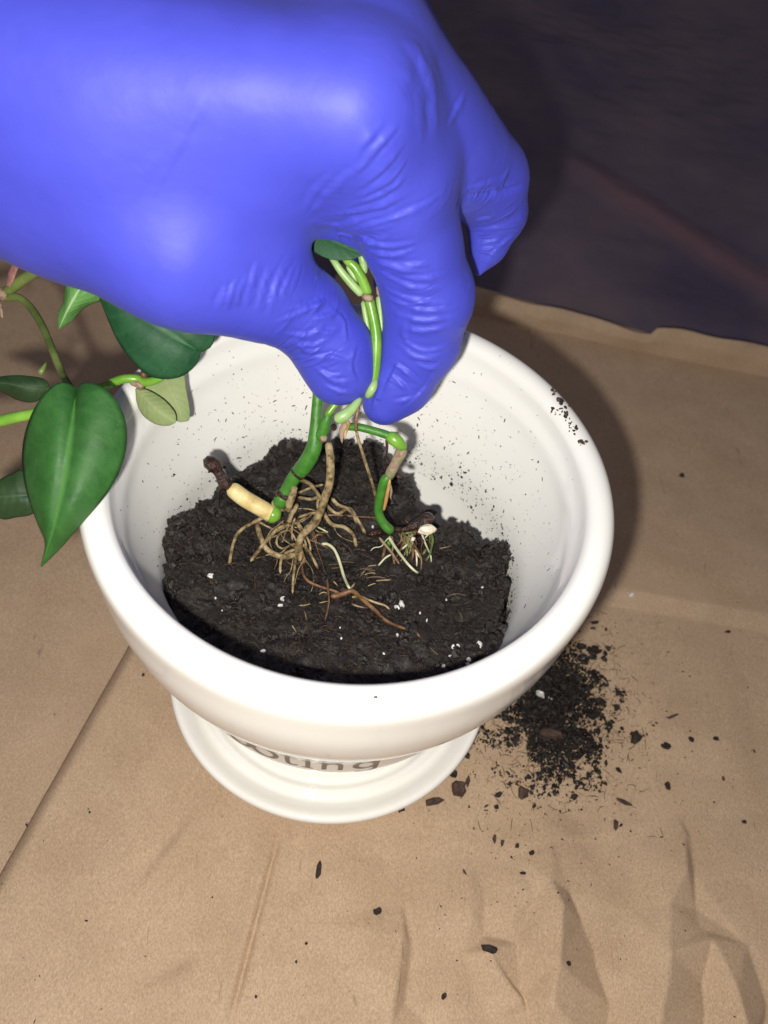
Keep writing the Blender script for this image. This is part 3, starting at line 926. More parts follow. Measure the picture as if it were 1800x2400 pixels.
# the thick aerial root and the finer roots that branch from it
def root(pts, r0, r1, lift0=0.002, lift1=0.0003, mat=None, conv=z5, name='root', parent=None, rough=0.14, d0=None, arch=0.0012):
    n = len(pts)
    out = []
    for i, (a, b) in enumerate(pts):
        px, py = conv(a, b)
        t = i / (n - 1)
        dd = SD(px, py) - (lift0 * (1 - t) + lift1 * t) - arch * math.sin(math.pi * t)
        if d0 is not None and t < 0.5:
            k = 1 - t / 0.5
            dd = dd * (1 - k) + d0 * k
        out.append((px, py, dd, r0 * (1 - t) + r1 * t))
    return tube(name, out, mat or M_ROOT, parent or CUT, rough, 10)
tube('root', [(768, 1036, .2085, 7), (771, 1046, .2085, 9), (774, 1078, .2100, 9.5), (773, 1128, .2130, 9.5), (764, 1160, .2150, 9.5), (754, 1190, .2168, 9), (738, 1224, .2190, 10), (716, 1246, .2200, 9.5), (702, 1268, .2205, 8.5), (700, 1290, SD(700, 1290) - .0018, 10), (708, 1312, SD(708, 1312) - .0005, 9), (712, 1325, SD(712, 1325) + .0005, 5)], M_ROOT, CUT, 0.16, 16)
tube('root', [(686, 1152, .2150, 6), (690, 1140, .2145, 7), (684, 1165, .2150, 9), (678, 1180, .2160, 9), (676, 1200, .2180, 6)], M_ROOT, CUT, 0.16, 14)
root([(555, 455), (580, 440), (640, 460), (700, 540), (760, 592), (815, 568), (850, 612), (892, 685)], 4.6, 3.6, d0=.2140, lift0=.003)
root([(735, 520), (765, 552), (800, 566), (830, 590), (852, 640)], 5, 3.5, lift0=.004)
root([(692, 575), (735, 640), (795, 655), (835, 690), (850, 748)], 5.2, 4.5, lift0=.004)
root([(535, 572), (490, 582), (400, 622), (322, 668), (288, 725), (268, 825)], 4.2, 3.8, lift0=.004, d0=.2165)
root([(545, 642), (490, 662), (440, 715), (405, 758), (365, 812)], 4.5, 4.2, lift0=.004)
root([(395, 615), (405, 680), (440, 755), (510, 790), (575, 782)], 6, 7.5, lift0=.0005, lift1=.001)
root([(382, 620), (430, 645), (475, 668)], 3.2, 2.2, lift0=.001)
root([(695, 508), (640, 527), (580, 518)], 4.4, 3.8, lift0=.005, lift1=.004)
root([(700, 460), (640, 475), (578, 502)], 3.4, 3.0, lift0=.006, lift1=.004)
root([(690, 505), (672, 545), (680, 600), (655, 655)], 4.0, 3.2, lift0=.005, lift1=.002)
root([(572, 755), (520, 778), (503, 820), (502, 868)], 3.6, 3.2, lift0=.002)
root([(575, 790), (565, 850), (560, 905), (558, 960)], 3.6, 3.0, lift0=.001)
root([(595, 725), (632, 765), (655, 805), (676, 850)], 3.8, 3.4, lift0=.002)
root([(575, 630), (600, 680), (618, 730), (622, 770)], 3.0, 2.5, lift0=.003)
root([(580, 625), (618, 690), (638, 740), (636, 780)], 2.8, 2.6, lift0=.0035)
root([(528, 668), (495, 690), (485, 730), (510, 752), (545, 740)], 3.0, 2.6, lift0=.002, lift1=.001)
root([(540, 665), (560, 690), (580, 730)], 2.6, 2.2, lift0=.002)
root([(570, 610), (555, 660), (558, 720)], 2.8, 2.6, lift0=.004)
root([(580, 612), (640, 592), (690, 590)], 3.4, 3.4, lift0=.003, lift1=.003)
root([(540, 640), (550, 600), (570, 570), (580, 545)], 6.5, 5, lift0=.003, lift1=.005)
root([(690, 600), (760, 600), (850, 606), (945, 612)], 3.0, 2.0, lift0=.001, mat=M_ROOTB)
root([(700, 690), (672, 690), (640, 720)], 3.0, 2.6, lift0=.0008, mat=M_ROOTB)
root([(668, 652), (700, 668), (730, 685)], 2.2, 1.6, lift0=.001, mat=M_ROOTP)
rg = np.random.default_rng(4)
for k in range(20):
    ox, oy = [(560, 640), (590, 740), (640, 620), (600, 800), (700, 600), (540, 600), (660, 660), (480, 690)][k % 8]
    ox, oy = ox + rg.normal() * 18, oy + rg.normal() * 18
    an = rg.uniform(0.25, math.pi - 0.25)
    ln = rg.uniform(90, 260)
    pts, a_ = [(ox, oy)], an
    for q in range(4):
        a_ += rg.normal() * 0.45
        ox, oy = ox + math.cos(a_) * ln / 4, oy + math.sin(a_) * ln / 4
        pts.append((ox, oy))
    r0 = rg.uniform(1.2, 2.2)
    root(pts, r0, r0 * 0.45, lift0=rg.uniform(.001, .0035), lift1=-.0002, mat=[M_ROOT, M_ROOT, M_ROOTB][k % 3], name='rootlet', arch=rg.uniform(0, .0015))
# hanging thin root beside the thumb tip
tube('root', [(842, 950, .2025, 4.2), (836, 975, .2030, 4.5), (834, 1000, .2040, 4.2), (836, 1015, .2050, 3.6)], M_ROOTB, CUT, 0.15, 8)
tube('root', [(835, 1010, .2048, 4.2), (840, 1030, .2060, 3.8), (852, 1070, .2095, 3.8), (865, 1110, .2135, 3.6), (878, 1155, .2190, 3.4), (880, 1180, SD(880, 1180), 3)], M_ROOT, CUT, 0.12, 8)

# ------------------------------------------------------------------ thinner cutting on the right
cb2 = P(925, 1250, SD(925, 1250))
CUT2 = thing('bent_cutting', 'thin bent green cutting with brown sheath and cut root tangle on right', 'plant', cb2)
tube('stem', [(800, 1000, .2055, 8), (820, 1000, .2062, 9), (845, 1002, .2068, 9.5), (880, 1011, .2070, 9.5), (908, 1020, .2072, 10), (920, 1026, .2074, 10)], M_STEM, CUT2, 0.03, 14)
tube('node', [(906, 1018, .2072, 11), (918, 1025, .2070, 15), (932, 1036, .2072, 15), (944, 1048, .2080, 11), (948, 1056, .2085, 7)], M_STEML, CUT2, 0.10, 16)
tube('sheath', [(944, 1048, .2085, 9), (942, 1058, .2088, 13), (932, 1075, .2098, 12.5), (924, 1092, .2108, 12), (916, 1108, .2118, 12), (912, 1120, .2128, 11)], M_SHE, CUT2, 0.14, 16)
tube('sheath', [(906, 1028, .2072, 4), (907, 1050, .2085, 3.4), (904, 1080, .2100, 3), (899, 1105, .2115, 3)], M_ROT, CUT2, 0.25, 8)
tube('stem', [(914, 1112, .2122, 11), (901, 1128, .2132, 11.5), (893, 1155, .2150, 11), (888, 1180, .2168, 10.5), (888, 1205, .2185, 10.5), (898, 1226, .2200, 11), (912, 1240, .2206, 11.5), (922, 1246, .2210, 10)], M_STEM, CUT2, 0.03, 16)
tube('sheath', [(914, 1122, .2118, 3), (910, 1145, .2135, 4.2), (904, 1175, .2155, 4.4), (899, 1198, .2170, 3)], M_ORA, CUT2, 0.08, 10)
tube('sheath', [(912, 1125, .2125, 2), (917, 1150, .2145, 3), (915, 1165, .2155, 2), (919, 1173, .2160, 1)], M_SHE, CUT2, 0.1, 8)
tube('sheath', [(928, 1112, .2122, 4), (938, 1118, .2126, 8), (944, 1120, .2126, 6), (946, 1126, .2128, 3)], M_ROT, CUT2, 0.4, 8)
tube('dark_stub', [(858, 1256, SD(858, 1256) - .001, 4), (875, 1250, SD(875, 1250) - .0025, 7), (900, 1246, SD(900, 1246) - .004, 8), (925, 1243, .2215, 8)], M_ROT, CUT2, 0.2, 12)
tube('dark_stub', [(922, 1240, .2215, 7), (945, 1242, .2222, 6), (962, 1234, .2222, 10), (985, 1225, .2222, 15), (1005, 1216, .2222, 17), (1018, 1216, .2224, 15)], M_ROT, CUT2, 0.2, 16)
lump('cut_flesh', P(1002, 1240, .2196), 0.0017, M_FLESH, CUT2, stretch=(1.35, 0.75, 0.6), rot=np.column_stack([CX, CY, CF]), amp=0.4, freq=2.2, seed=5)
lump('cut_flesh', P(968, 1263, .2215), 0.0006, M_FLESH, CUT2, amp=0.4, freq=2.2, seed=6)
for pts, r0, r1, mt in (
    ([(912, 305), (950, 370), (1020, 470), (1090, 560), (1150, 620), (1190, 645)], 3.8, 2.6, M_ROOTP),
    ([(1030, 255), (1075, 320), (1110, 390), (1130, 460)], 3.2, 2.4, M_STEMO),
    ([(1300, 275), (1320, 330), (1310, 400), (1290, 480), (1250, 535)], 3.6, 2.0, M_STEMO),
    ([(1260, 420), (1240, 455), (1225, 475)], 3.5, 2.6, M_STEMO),
    ([(1140, 370), (1185, 450), (1215, 520), (1210, 630)], 3.2, 2.0, M_ROOTB),
    ([(1130, 400), (1140, 470), (1120, 540)], 4.0, 2.4, M_ROOTB),
    ([(1165, 440), (1172, 520), (1172, 590)], 2.4, 1.6, M_ROOTP),
    ([(1150, 420), (1180, 470), (1205, 510)], 2.2, 1.6, M_ROOTP),
    ([(1090, 370), (1050, 410), (1000, 440)], 2.6, 2.0, M_ROOTP),
    ([(940, 470), (880, 505), (830, 560), (815, 575)], 2.6, 1.8, M_ROOTP),
    ([(820, 310), (870, 370), (930, 440), (970, 500), (1010, 560)], 3.6, 3.0, M_SHE),
    ([(880, 400), (865, 470), (850, 510)], 4.0, 2.4, M_ROOTB),
    ([(900, 340), (915, 375), (930, 400)], 5.0, 3.0, M_STEM),
    ([(1180, 300), (1230, 350), (1280, 400)], 4.0, 3.0, M_ROT),
    ([(1080, 300), (1130, 360), (1160, 420)], 3.6, 2.6, M_SHE),
    ([(1040, 330), (1060, 350), (1050, 375), (1025, 375)], 3.4, 2.0, M_STEML),
    ([(1075, 400), (1085, 450), (1080, 500)], 3.0, 2.4, M_STEMO),
    ([(1380, 415), (1450, 405), (1500, 380)], 1.4, 0.8, M_SHE)):
    root(pts, r0, r1, lift0=.0035, lift1=.0004, mat=mt, conv=zr, parent=CUT2)

for k in range(20):
    ox = rg.uniform(930, 1320); oy = 275 - (ox - 930) * 0.08 + rg.uniform(0, 25)
    an = rg.uniform(0.9, 2.2)
    ln = rg.uniform(120, 330)
    pts, a_ = [(ox, oy)], an
    for q in range(4):
        a_ += rg.normal() * 0.4
        ox, oy = ox + math.cos(a_) * ln / 4, oy + math.sin(a_) * ln / 4
        pts.append((ox, oy))
    r0 = rg.uniform(1.3, 3.0)
    root(pts, r0, r0 * 0.45, lift0=rg.uniform(.001, .004), lift1=-.0002, mat=[M_ROOTB, M_SHE, M_ROOT, M_STEMO, M_ROOTB, M_ROOTP][k % 6], conv=zr, parent=CUT2, name='rootlet')

# ------------------------------------------------------------------ loose roots lying on the soil
LR = thing('loose_root', 'brown forked root lying across the soil below the cuttings', 'root', P(*zr(580, 810), SD(*zr(580, 810))))
root([(110, 560), (120, 650), (170, 720), (280, 770), (380, 800), (460, 830)], 3.0, 3.6, .0006, .001, M_ROOTB, zr, parent=LR)
root([(370, 860), (450, 850), (540, 815), (590, 815), (650, 870), (720, 930), (790, 990), (870, 1070), (960, 1120), (1070, 1160), (1150, 1180), (1205, 1240)], 7.0, 2.6, .0006, .0006, M_ROOTB, zr, parent=LR, arch=0.0016)
root([(560, 870), (640, 860), (720, 890), (800, 920), (880, 945), (925, 985)], 3.2, 2.6, .0010, .0012, M_ROOT, zr, parent=LR)
root([(340, 690), (350, 780), (360, 900), (345, 1000), (320, 1085)], 3.0, 1.8, .0016, .0004, M_ROOTB, zr, parent=LR)
root([(570, 930), (640, 955), (720, 968)], 2.6, 1.6, .0004, .0004, M_SHE, zr, parent=LR)
root([(560, 790), (590, 750), (600, 735)], 2.8, 1.4, .0008, .0012, M_SHE, zr, parent=LR)
PR = tag(root([(280, 380), (340, 375), (400, 415), (440, 490), (470, 580), (500, 680), (540, 770), (560, 790)], 3.4, 3.6, .0012, .0006, M_ROOTP, zr, name='pale_root', parent=LR, arch=0.002), 'pale curved young root standing off the brown root')
# straw like bits between the roots
lm = Lumps()
for (a, b, c, d_, wd, mi) in ((640, 690, 720, 590, 1, 0), (720, 580, 800, 570, 1, 0), (690, 660, 790, 650, 1.2, 0), (800, 715, 945, 705, 1.5, 0), (720, 765, 790, 740, 1.2, 0), (730, 630, 790, 640, 1, 1), (620, 590, 790, 620, 1.6, 1), (640, 610, 760, 600, 1.2, 1), (350, 570, 480, 560, 1.5, 1), (420, 540, 590, 545, 1.6, 1), (380, 600, 470, 590, 1.3, 1), (700, 690, 880, 690, 1.5, 1), (480, 470, 550, 470, 1.2, 1), (270, 840, 340, 830, 1.4, 0), (270, 920, 345, 905, 1.3, 0), (85, 945, 185, 930, 1.6, 0), (360, 690, 440, 760, 1.6, 0), (125, 980, 150, 1080, 1.0, 0), (20, 1130, 60, 1190, 1.4, 0), (1450, 860, 1620, 850, 2.6, 2), (1080, 1110, 1125, 1070, 1.8, 2), (120, 1190, 155, 1130, 2.2, 2), (1330, 1290, 1390, 1230, 1.4, 1), (500, 380, 570, 450, 2.6, 2), (1290, 1330, 1370, 1400, 1.4, 1), (1560, 1000, 1600, 1100, 1.6, 1), (660, 460, 780, 520, 1.6, 2), (600, 420, 700, 440, 1.4, 2)):
    pa, pb = zr(a, b), zr(c, d_)
    A, B = P(*pa, SD(*pa, .0006)), P(*pb, SD(*pb, .0006))
    lm.fibre((A + B) / 2, B - A, up, float(np.linalg.norm(B - A)), wd * 0.00016, mi, 0.10)
straw = lm.build('straw_bits', [M_ROOT, MFIB, M_CHIPB])
tag(straw, 'thin straw and pale fibre bits scattered on the soil among roots', 'fibres', kind='stuff')

# ------------------------------------------------------------------ stems pinched by the glove
def z3(x, y): return 500 + x * 0.42194, 400 + y * 0.42194
HS = thing('pinched_stem', 'bright green jointed stem pinched between gloved thumb and index finger', 'plant', P(872, 920, .201))
def t3(name, pts, mat, **k):
    return tube(name, [(*z3(a, b), d, r) for a, b, d, r in pts], mat, HS, **k)
t3('stem', [(862, 700, .1960, 12), (885, 800, .1972, 12.5), (903, 900, .1985, 13), (905, 1000, .1997, 13), (898, 1100, .2010, 12.5), (882, 1190, .2024, 12), (862, 1260, .2040, 11)], M_STEML, rough=0.02, sides=16)
t3('stem', [(670, 400, .1950, 8), (738, 495, .1930, 9), (780, 530, .1932, 11), (820, 590, .1942, 12), (850, 660, .1955, 12), (860, 700, .1960, 11)], M_STEML, rough=0.02, sides=16)
t3('petiole', [(600, 380, .1955, 7), (664, 490, .1936, 8), (710, 560, .1938, 9), (770, 630, .1948, 10), (830, 695, .1960, 9)], M_STEMP, rough=0.02, sides=14)
t3('petiole', [(800, 380, .1950, 8), (822, 470, .1938, 9), (835, 520, .1945, 9.5), (838, 580, .1955, 8)], M_STEMP, rough=0.02, sides=12)
t3('petiole', [(740, 520, .1950, 6), (775, 575, .1955, 7), (800, 620, .1960, 6)], M_STEMP, rough=0.02, sides=12)
t3('petiole', [(920, 690, .1985, 8), (925, 760, .1990, 9), (932, 840, .1995, 8), (935, 900, .2000, 7)], M_STEMP, rough=0.03, sides=12)
t3('petiole', [(830, 720, .1985, 6), (845, 800, .1990, 7), (862, 900, .2000, 6)], M_STEMP, rough=0.03, sides=12)
t3('node_ring', [(822, 702, .1957, 6), (845, 703, .1951, 9), (872, 708, .1951, 9), (888, 706, .1956, 5)], M_SHE, rough=0.25, sides=12)
t3('stem_tip', [(905, 1150, .2014, 5), (890, 1195, .2010, 10), (872, 1228, .2014, 10), (850, 1262, .2030, 7)], M_STEMP, rough=0.03, sides=14)
t3('sheath', [(905, 640, .1978, 3), (918, 665, .1976, 7), (922, 700, .1978, 4)], M_SHE, rough=0.3, sides=8)
leaf('leaf', [(*z3(440, 250), .1920), (*z3(580, 340), .1915), (*z3(700, 410), .1915), (*z3(835, 470), .1920)],
     [(*z3(440, 250), .1920), (*z3(480, 360), .1918), (*z3(560, 450), .1916), (*z3(650, 493), .1916), (*z3(750, 497), .1918), (*z3(835, 470), .1920)],
     [(*z3(440, 250), .1920), (*z3(600, 180), .1925), (*z3(780, 230), .1930), (*z3(900, 360), .1930), (*z3(835, 470), .1920)], M_LEAFD, HS, bulge=0.04, groove=0.0)

# ------------------------------------------------------------------ trailing vine on the left
def z4(x, y): return x * 0.36177, 550 + y * 0.36177
def zl(x, y): return x * 0.18987, 580 + y * 0.18987
VN = thing('philodendron_vine', 'trailing vine with heart shaped green leaves hanging left of the pot', 'plant', P(180, 930, .186))
o = leaf('leaf', [(*z4(495, 1000), .1835), (*z4(478, 1150), .1790), (*z4(450, 1350), .1760), (*z4(415, 1600), .1750), (*z4(360, 1850), .1765), (*z4(310, 2020), .1800), (*z4(268, 2150), .1830)],
         [(*z4(495, 1000), .1835), (*z4(440, 962), .1815), (*z4(370, 965), .1800), (*z4(280, 1040), .1790), (*z4(200, 1180), .1800), (*z4(152, 1350), .1815), (*z4(150, 1520), .1815), (*z4(185, 1700), .1810), (*z4(250, 1880), .1810), (*z4(295, 2000), .1812), (*z4(268, 2150), .1830)],
         [(*z4(495, 1000), .1835), (*z4(530, 968), .1815), (*z4(590, 960), .1795), (*z4(680, 1000), .1785), (*z4(770, 1100), .1790), (*z4(820, 1250), .1800), (*z4(808, 1430), .1800), (*z4(740, 1600), .1800), (*z4(640, 1740), .1800), (*z4(520, 1880), .1810), (*z4(400, 2020), .1822), (*z4(320, 2100), .1830), (*z4(268, 2150), .1830)],
         M_LEAF, VN, bulge=0.13, groove=0.10, wav=0.012)
o['label'] = 'large heart shaped leaf with pointed tip hanging at the left'
o = leaf('leaf', [(*z4(1300, 760), .1965), (*z4(1180, 690), .1935), (*z4(1040, 600), .1920), (*z4(880, 500), .1910), (*z4(720, 380), .1910), (*z4(600, 280), .1920)],
         [(*z4(1300, 760), .1965), (*z4(1370, 720), .1962), (*z4(1405, 600), .1960), (*z4(1390, 480), .1955), (*z4(1280, 350), .1945), (*z4(1080, 250), .1935), (*z4(850, 220), .1930), (*z4(600, 280), .1920)],
         [(*z4(1300, 760), .1965), (*z4(1270, 840), .1970), (*z4(1180, 915), .1970), (*z4(1060, 935), .1968), (*z4(950, 905), .1962), (*z4(850, 810), .1950), (*z4(760, 680), .1940), (*z4(690, 520), .1930), (*z4(640, 390), .1925), (*z4(600, 280), .1920)],
         M_LEAFD, VN, bulge=0.10, groove=0.03)
o['label'] = 'deep green leaf partly covered by the glove'
o = leaf('leaf', [(*zl(730, 1000), .2030), (*zl(820, 800), .1985), (*zl(930, 600), .1960), (*zl(1050, 420), .1950)],
         [(*zl(730, 1000), .2030), (*zl(720, 850), .2010), (*zl(790, 650), .1995), (*zl(805, 500), .1990), (*zl(830, 300), .1985), (*zl(1050, 420), .1950)],
         [(*zl(730, 1000), .2030), (*zl(880, 900), .2020), (*zl(1010, 760), .2010), (*zl(1130, 690), .2005), (*zl(1250, 640), .2000), (*zl(1250, 500), .1970), (*zl(1050, 420), .1950)],
         M_LEAFL, VN, bulge=0.16, groove=0.03)
o['label'] = 'light green pointed leaf tip poking out below the glove'
leaf('leaf', [(*z4(320, 1000), .2010), (*z4(180, 990), .1985), (*z4(20, 960), .1985), (*z4(-160, 960), .2010)],
     [(*z4(320, 1000), .2010), (*z4(290, 940), .2005), (*z4(150, 915), .1995), (*z4(0, 922), .1995), (*z4(-160, 960), .2010)],
     [(*z4(320, 1000), .2010), (*z4(230, 1080), .2015), (*z4(120, 1070), .2015), (*z4(0, 1010), .2010), (*z4(-160, 960), .2010)], M_LEAFS, VN, bulge=0.12, groove=0.02)
leaf('leaf', [(*z4(240, 1680), .1950), (*z4(130, 1690), .1935), (*z4(0, 1700), .1935), (*z4(-160, 1720), .1950)],
     [(*z4(240, 1680), .1950), (*z4(150, 1530), .1945), (*z4(80, 1550), .1945), (*z4(0, 1590), .1945), (*z4(-160, 1720), .1950)],
     [(*z4(240, 1680), .1950), (*z4(220, 1800), .1955), (*z4(100, 1830), .1960), (*z4(0, 1835), .1960), (*z4(-160, 1720), .1950)], M_LEAFS, VN, bulge=0.12, groove=0.02)
o = leaf('leaf', [(*z4(880, 1000), .2040), (*z4(960, 1080), .2030), (*z4(1050, 1160), .2032), (*z4(1140, 1215), .2045)],
         [(*z4(880, 1000), .2040), (*z4(890, 1090), .2045), (*z4(930, 1170), .2048), (*z4(1010, 1225), .2050), (*z4(1090, 1235), .2050), (*z4(1140, 1215), .2045)],
         [(*z4(880, 1000), .2040), (*z4(960, 1010), .2040), (*z4(1060, 1070), .2042), (*z4(1130, 1150), .2045), (*z4(1140, 1215), .2045)], M_LEAFP, VN, bulge=0.10, groove=0.0)
o['label'] = 'small pale underside of a leaf over the pot rim'
o = leaf('leaf', [(*z4(1040, 860), .2075), (*z4(1090, 980), .2070), (*z4(1150, 1100), .2075), (*z4(1190, 1212), .2085)],
         [(*z4(1040, 860), .2075), (*z4(940, 950), .2070), (*z4(960, 1040), .2070), (*z4(1080, 1150), .2080), (*z4(1150, 1208), .2085), (*z4(1190, 1212), .2085)],
         [(*z4(1040, 860), .2075), (*z4(1180, 880), .2075), (*z4(1205, 1000), .2080), (*z4(1228, 1130), .2085), (*z4(1225, 1200), .2088), (*z4(1190, 1212), .2085)], M_LEAFP, VN, bulge=0.05, groove=0.02)
o['label'] = 'pale green folded leaf underside behind the deep green leaf'
tube('stem', [(*zl(-2200, 2350), .1950, 13), (*zl(-1200, 2260), .1910, 14), (*zl(-250, 2160), .1880, 14), (*zl(0, 2140), .1880, 13.5), (*zl(200, 2095), .1870, 13), (*zl(420, 2050), .1865, 12), (*zl(640, 1960), .1865, 11), (*zl(900, 1850), .1880, 10), (*zl(1150, 1760), .1930, 10), (*zl(1380, 1690), .1980, 10)], M_STEML, VN, 0.02, 16)
tube('stem', [(*z4(690, 972), .1990, 9), (*z4(740, 955), .2000, 10.5), (*z4(800, 935), .2010, 10.5), (*z4(880, 935), .2020, 11), (*z4(930, 955), .2020, 11), (*z4(1000, 945), .2010, 9.5), (*z4(1060, 915), .2005, 8)], M_STEML, VN, 0.03, 14)
tube('stem', [(*zl(60, 570), .2180, 13), (*zl(250, 420), .2160, 13), (*zl(400, 320), .2140, 12.5), (*zl(560, 220), .2120, 12), (*zl(760, 60), .2090, 12)], M_STEMO, VN, 0.02, 16)
tube('petiole', [(*zl(40, 640), .2180, 10), (*zl(120, 615), .2175, 9.5), (*zl(230, 620), .2170, 9), (*zl(340, 700), .2160, 9), (*zl(440, 830), .2140, 9), (*zl(540, 1010), .2110, 9), (*zl(640, 1250), .2070, 9), (*zl(740, 1500), .2030, 9), (*zl(800, 1620), .1990, 9), (*zl(900, 1760), .1900, 8)], M_STEMO, VN, 0.02, 14)
tube('petiole', [(*z4(225, 1680), .1950, 5), (*z4(280, 1600), .1935, 6), (*z4(330, 1450), .1915, 6), (*z4(350, 1250), .1895, 7), (*z4(345, 1110), .1875, 7)], M_STEMO, VN, 0.02, 12)
tube('petiole', [(*z4(300, 1000), .2010, 6), (*z4(370, 1010), .1985, 7), (*z4(420, 1040), .1940, 7), (*z4(450, 1070), .1895, 7)], M_STEMO, VN, 0.02, 12)
tube('stem', [(*zl(-1500, 900), .2250, 13), (*zl(-800, 720), .2210, 13), (*zl(-60, 590), .2182, 13)], M_STEMO, VN, 0.02, 14)
tube('node', [(*zl(-60, 560), .2180, 12), (*zl(10, 580), .2178, 17), (*zl(50, 620), .2178, 17), (*zl(40, 670), .2180, 9)], M_SHE, VN, 0.15, 14)
tube('sheath', [(*zl(60, 560), .2170, 7), (*zl(110, 450), .2160, 10), (*zl(150, 320), .2150, 14), (*zl(205, 200), .2140, 11), (*zl(245, 110), .2130, 7)], M_PINK, VN, 0.25, 12, 0.35)
tube('root', [(*zl(0, 680), .2180, 4), (*zl(15, 760), .2185, 3.5), (*zl(25, 860), .2190, 3), (*zl(35, 880), .2190, 2)], M_SHE, VN, 0.2, 8)
tube('node', [(*z4(840, 960), .2022, 3), (*z4(880, 965), .2015, 9), (*z4(915, 985), .2018, 9), (*z4(905, 1005), .2025, 5)], M_SHE, VN, 0.3, 12)
tube('sheath', [(*z4(920, 880), .2010, 4), (*z4(930, 905), .2006, 10), (*z4(955, 915), .2008, 6)], M_ROOTB, VN, 0.4, 10)
tube('sheath', [(*zl(490, 1580), .1990, 9), (*zl(510, 1530), .1990, 8), (*zl(545, 1470), .1990, 5), (*zl(575, 1410), .1990, 1)], M_STEMO, VN, 0.1, 10)

# ------------------------------------------------------------------ the gloved hand
def rcone(p, a, b, r1, r2):
    ba = b - a
    l2 = float(np.dot(ba, ba))
    rr_ = r1 - r2
    a2 = l2 - rr_ * rr_
    il2 = 1.0 / l2
    pa = p - a
    y = pa @ ba
    z = y - l2
    v = pa * l2 - y[..., None] * ba
    x2 = np.einsum('...i,...i->...', v, v)
    y2 = y * y * l2
    z2 = z * z * l2
    k = np.sign(rr_) * rr_ * rr_ * x2
    d = (np.sqrt(x2 * a2 * il2) + y * rr_) * il2 - r1
    c1 = np.sign(z) * a2 * z2 > k
    d = np.where(c1, np.sqrt(x2 + z2) * il2 - r2, d)
    c2 = np.sign(y) * a2 * y2 < k
    return np.where(c2 & ~c1, np.sqrt(x2 + y2) * il2 - r1, d)

def smin(a, b, k):
    h = np.clip(0.5 + 0.5 * (b - a) / k, 0, 1)
    return b + (a - b) * h - k * h * (1 - h)

def J(px, py, d, rpx):
    return (P(px, py, d).astype(np.float32), rpx * d / FPX)

WR1, WR2 = J(-330, 120, .165, 300), J(-330, -60, .178, 320)
FA = J(-800, 60, .175, 360)
FB = J(-1750, -40, .190, 400)
PALM = [(WR1, J(825, 238, .158, 158)),                        # index metacarpal
        (WR2, J(800, 60, .174, 190)),                         # middle metacarpal
        (WR2, J(700, -80, .192, 190)),
        (J(-330, 150, .184, 305), J(425, 585, .178, 160)),    # thumb metacarpal
        (J(180, 365, .178, 235), J(600, 385, .174, 140)),     # muscle between thumb and index
        (J(300, 320, .174, 245), J(740, 290, .170, 175)),
        (J(480, 460, .181, 145), J(620, 390, .176, 120)),
        (J(880, 170, .165, 130), J(1035, 320, .183, 90)),     # rubber stretched between the knuckles
        (J(950, 320, .178, 100), J(1060, 390, .191, 72)),
        (FB, FA), (FA, WR1), (FA, WR2), (FA, J(-330, 150, .184, 305))]
THUMB = [(J(415, 582, .178, 160), J(600, 662, .187, 128)), (J(600, 662, .187, 128), J(722, 736, .1955, 96)), (J(722, 736, .1955, 96), J(780, 815, .2005, 90)), (J(780, 815, .2005, 90), J(797, 868, .2025, 82))]
INDEX = [(J(822, 240, .160, 160), J(925, 435, .175, 134)), (J(925, 435, .175, 134), J(968, 570, .186, 112)), (J(968, 570, .186, 112), J(1003, 690, .195, 106)), (J(1003, 690, .195, 106), J(985, 800, .2035, 88)), (J(985, 800, .2035, 88), J(938, 895, .2085, 72)), (J(938, 895, .2085, 72), J(902, 942, .2100, 54))]
MIDDLE = [(J(830, 130, .168, 150), J(995, 285, .181, 116)), (J(995, 285, .181, 116), J(1134, 415, .1990, 98)), (J(1134, 415, .1990, 98), J(1163, 500, .2060, 66)), (J(1163, 500, .2060, 66), J(1146, 575, .2085, 40)), (J(1146, 575, .2085, 40), J(1121, 640, .2100, 7))]
INDEX.append((J(712, 482, .182, 36), J(858, 545, .187, 46)))
RING = [(J(760, 0, .196, 130), J(945, 225, .2080, 104)), (J(945, 225, .2080, 104), J(1000, 400, .2150, 88)), (J(1000, 400, .2150, 88), J(980, 560, .2200, 70)), (J(980, 560, .2200, 70), J(930, 660, .2220, 55))]
LITTLE = [(J(640, -80, .205, 120), J(820, 200, .2180, 90)), (J(820, 200, .2180, 90), J(860, 420, .2260, 74)), (J(860, 420, .2260, 74), J(840, 560, .2290, 60))]

allp = [q for grp in (PALM, THUMB, INDEX, MIDDLE, RING, LITTLE) for s in grp for q in s]
lo = np.min([c - r for c, r in allp], 0) - 0.004
hi = np.max([c + r for c, r in allp], 0) + 0.004
VS = 0.00095
dims = np.ceil((hi - lo) / VS).astype(int) + 1
ax = [(lo[i] + VS * np.arange(dims[i])).astype(np.float32) for i in range(3)]
def hand_sdf(g):
    def chain(segs, k):
        d = None
        for (a, r1), (b, r2) in segs:
            q = rcone(g, a, b, r1, r2)
            d = q if d is None else smin(d, q, k)
        return d
    palm = chain(PALM, 0.012)
    out = palm
    for segs, k, kb in ((THUMB, 0.0025, 0.009), (INDEX, 0.0025, 0.008), (MIDDLE, 0.002, 0.010), (RING, 0.004, 0.006), (LITTLE, 0.004, 0.006)):
        out = np.minimum(out, smin(palm, chain(segs, k), kb))
    return out
BS = 12
nb = np.ceil(dims / BS).astype(int)
bc = [(lo[i] + VS * (np.arange(nb[i]) * BS + BS / 2)).astype(np.float32) for i in range(3)]
coarse = hand_sdf(np.stack(np.meshgrid(*bc, indexing='ij'), -1))
field = np.repeat(np.repeat(np.repeat(coarse, BS, 0), BS, 1), BS, 2)[:dims[0], :dims[1], :dims[2]].copy()
near = np.argwhere(np.abs(coarse) < BS * VS * 0.95 + 0.001)
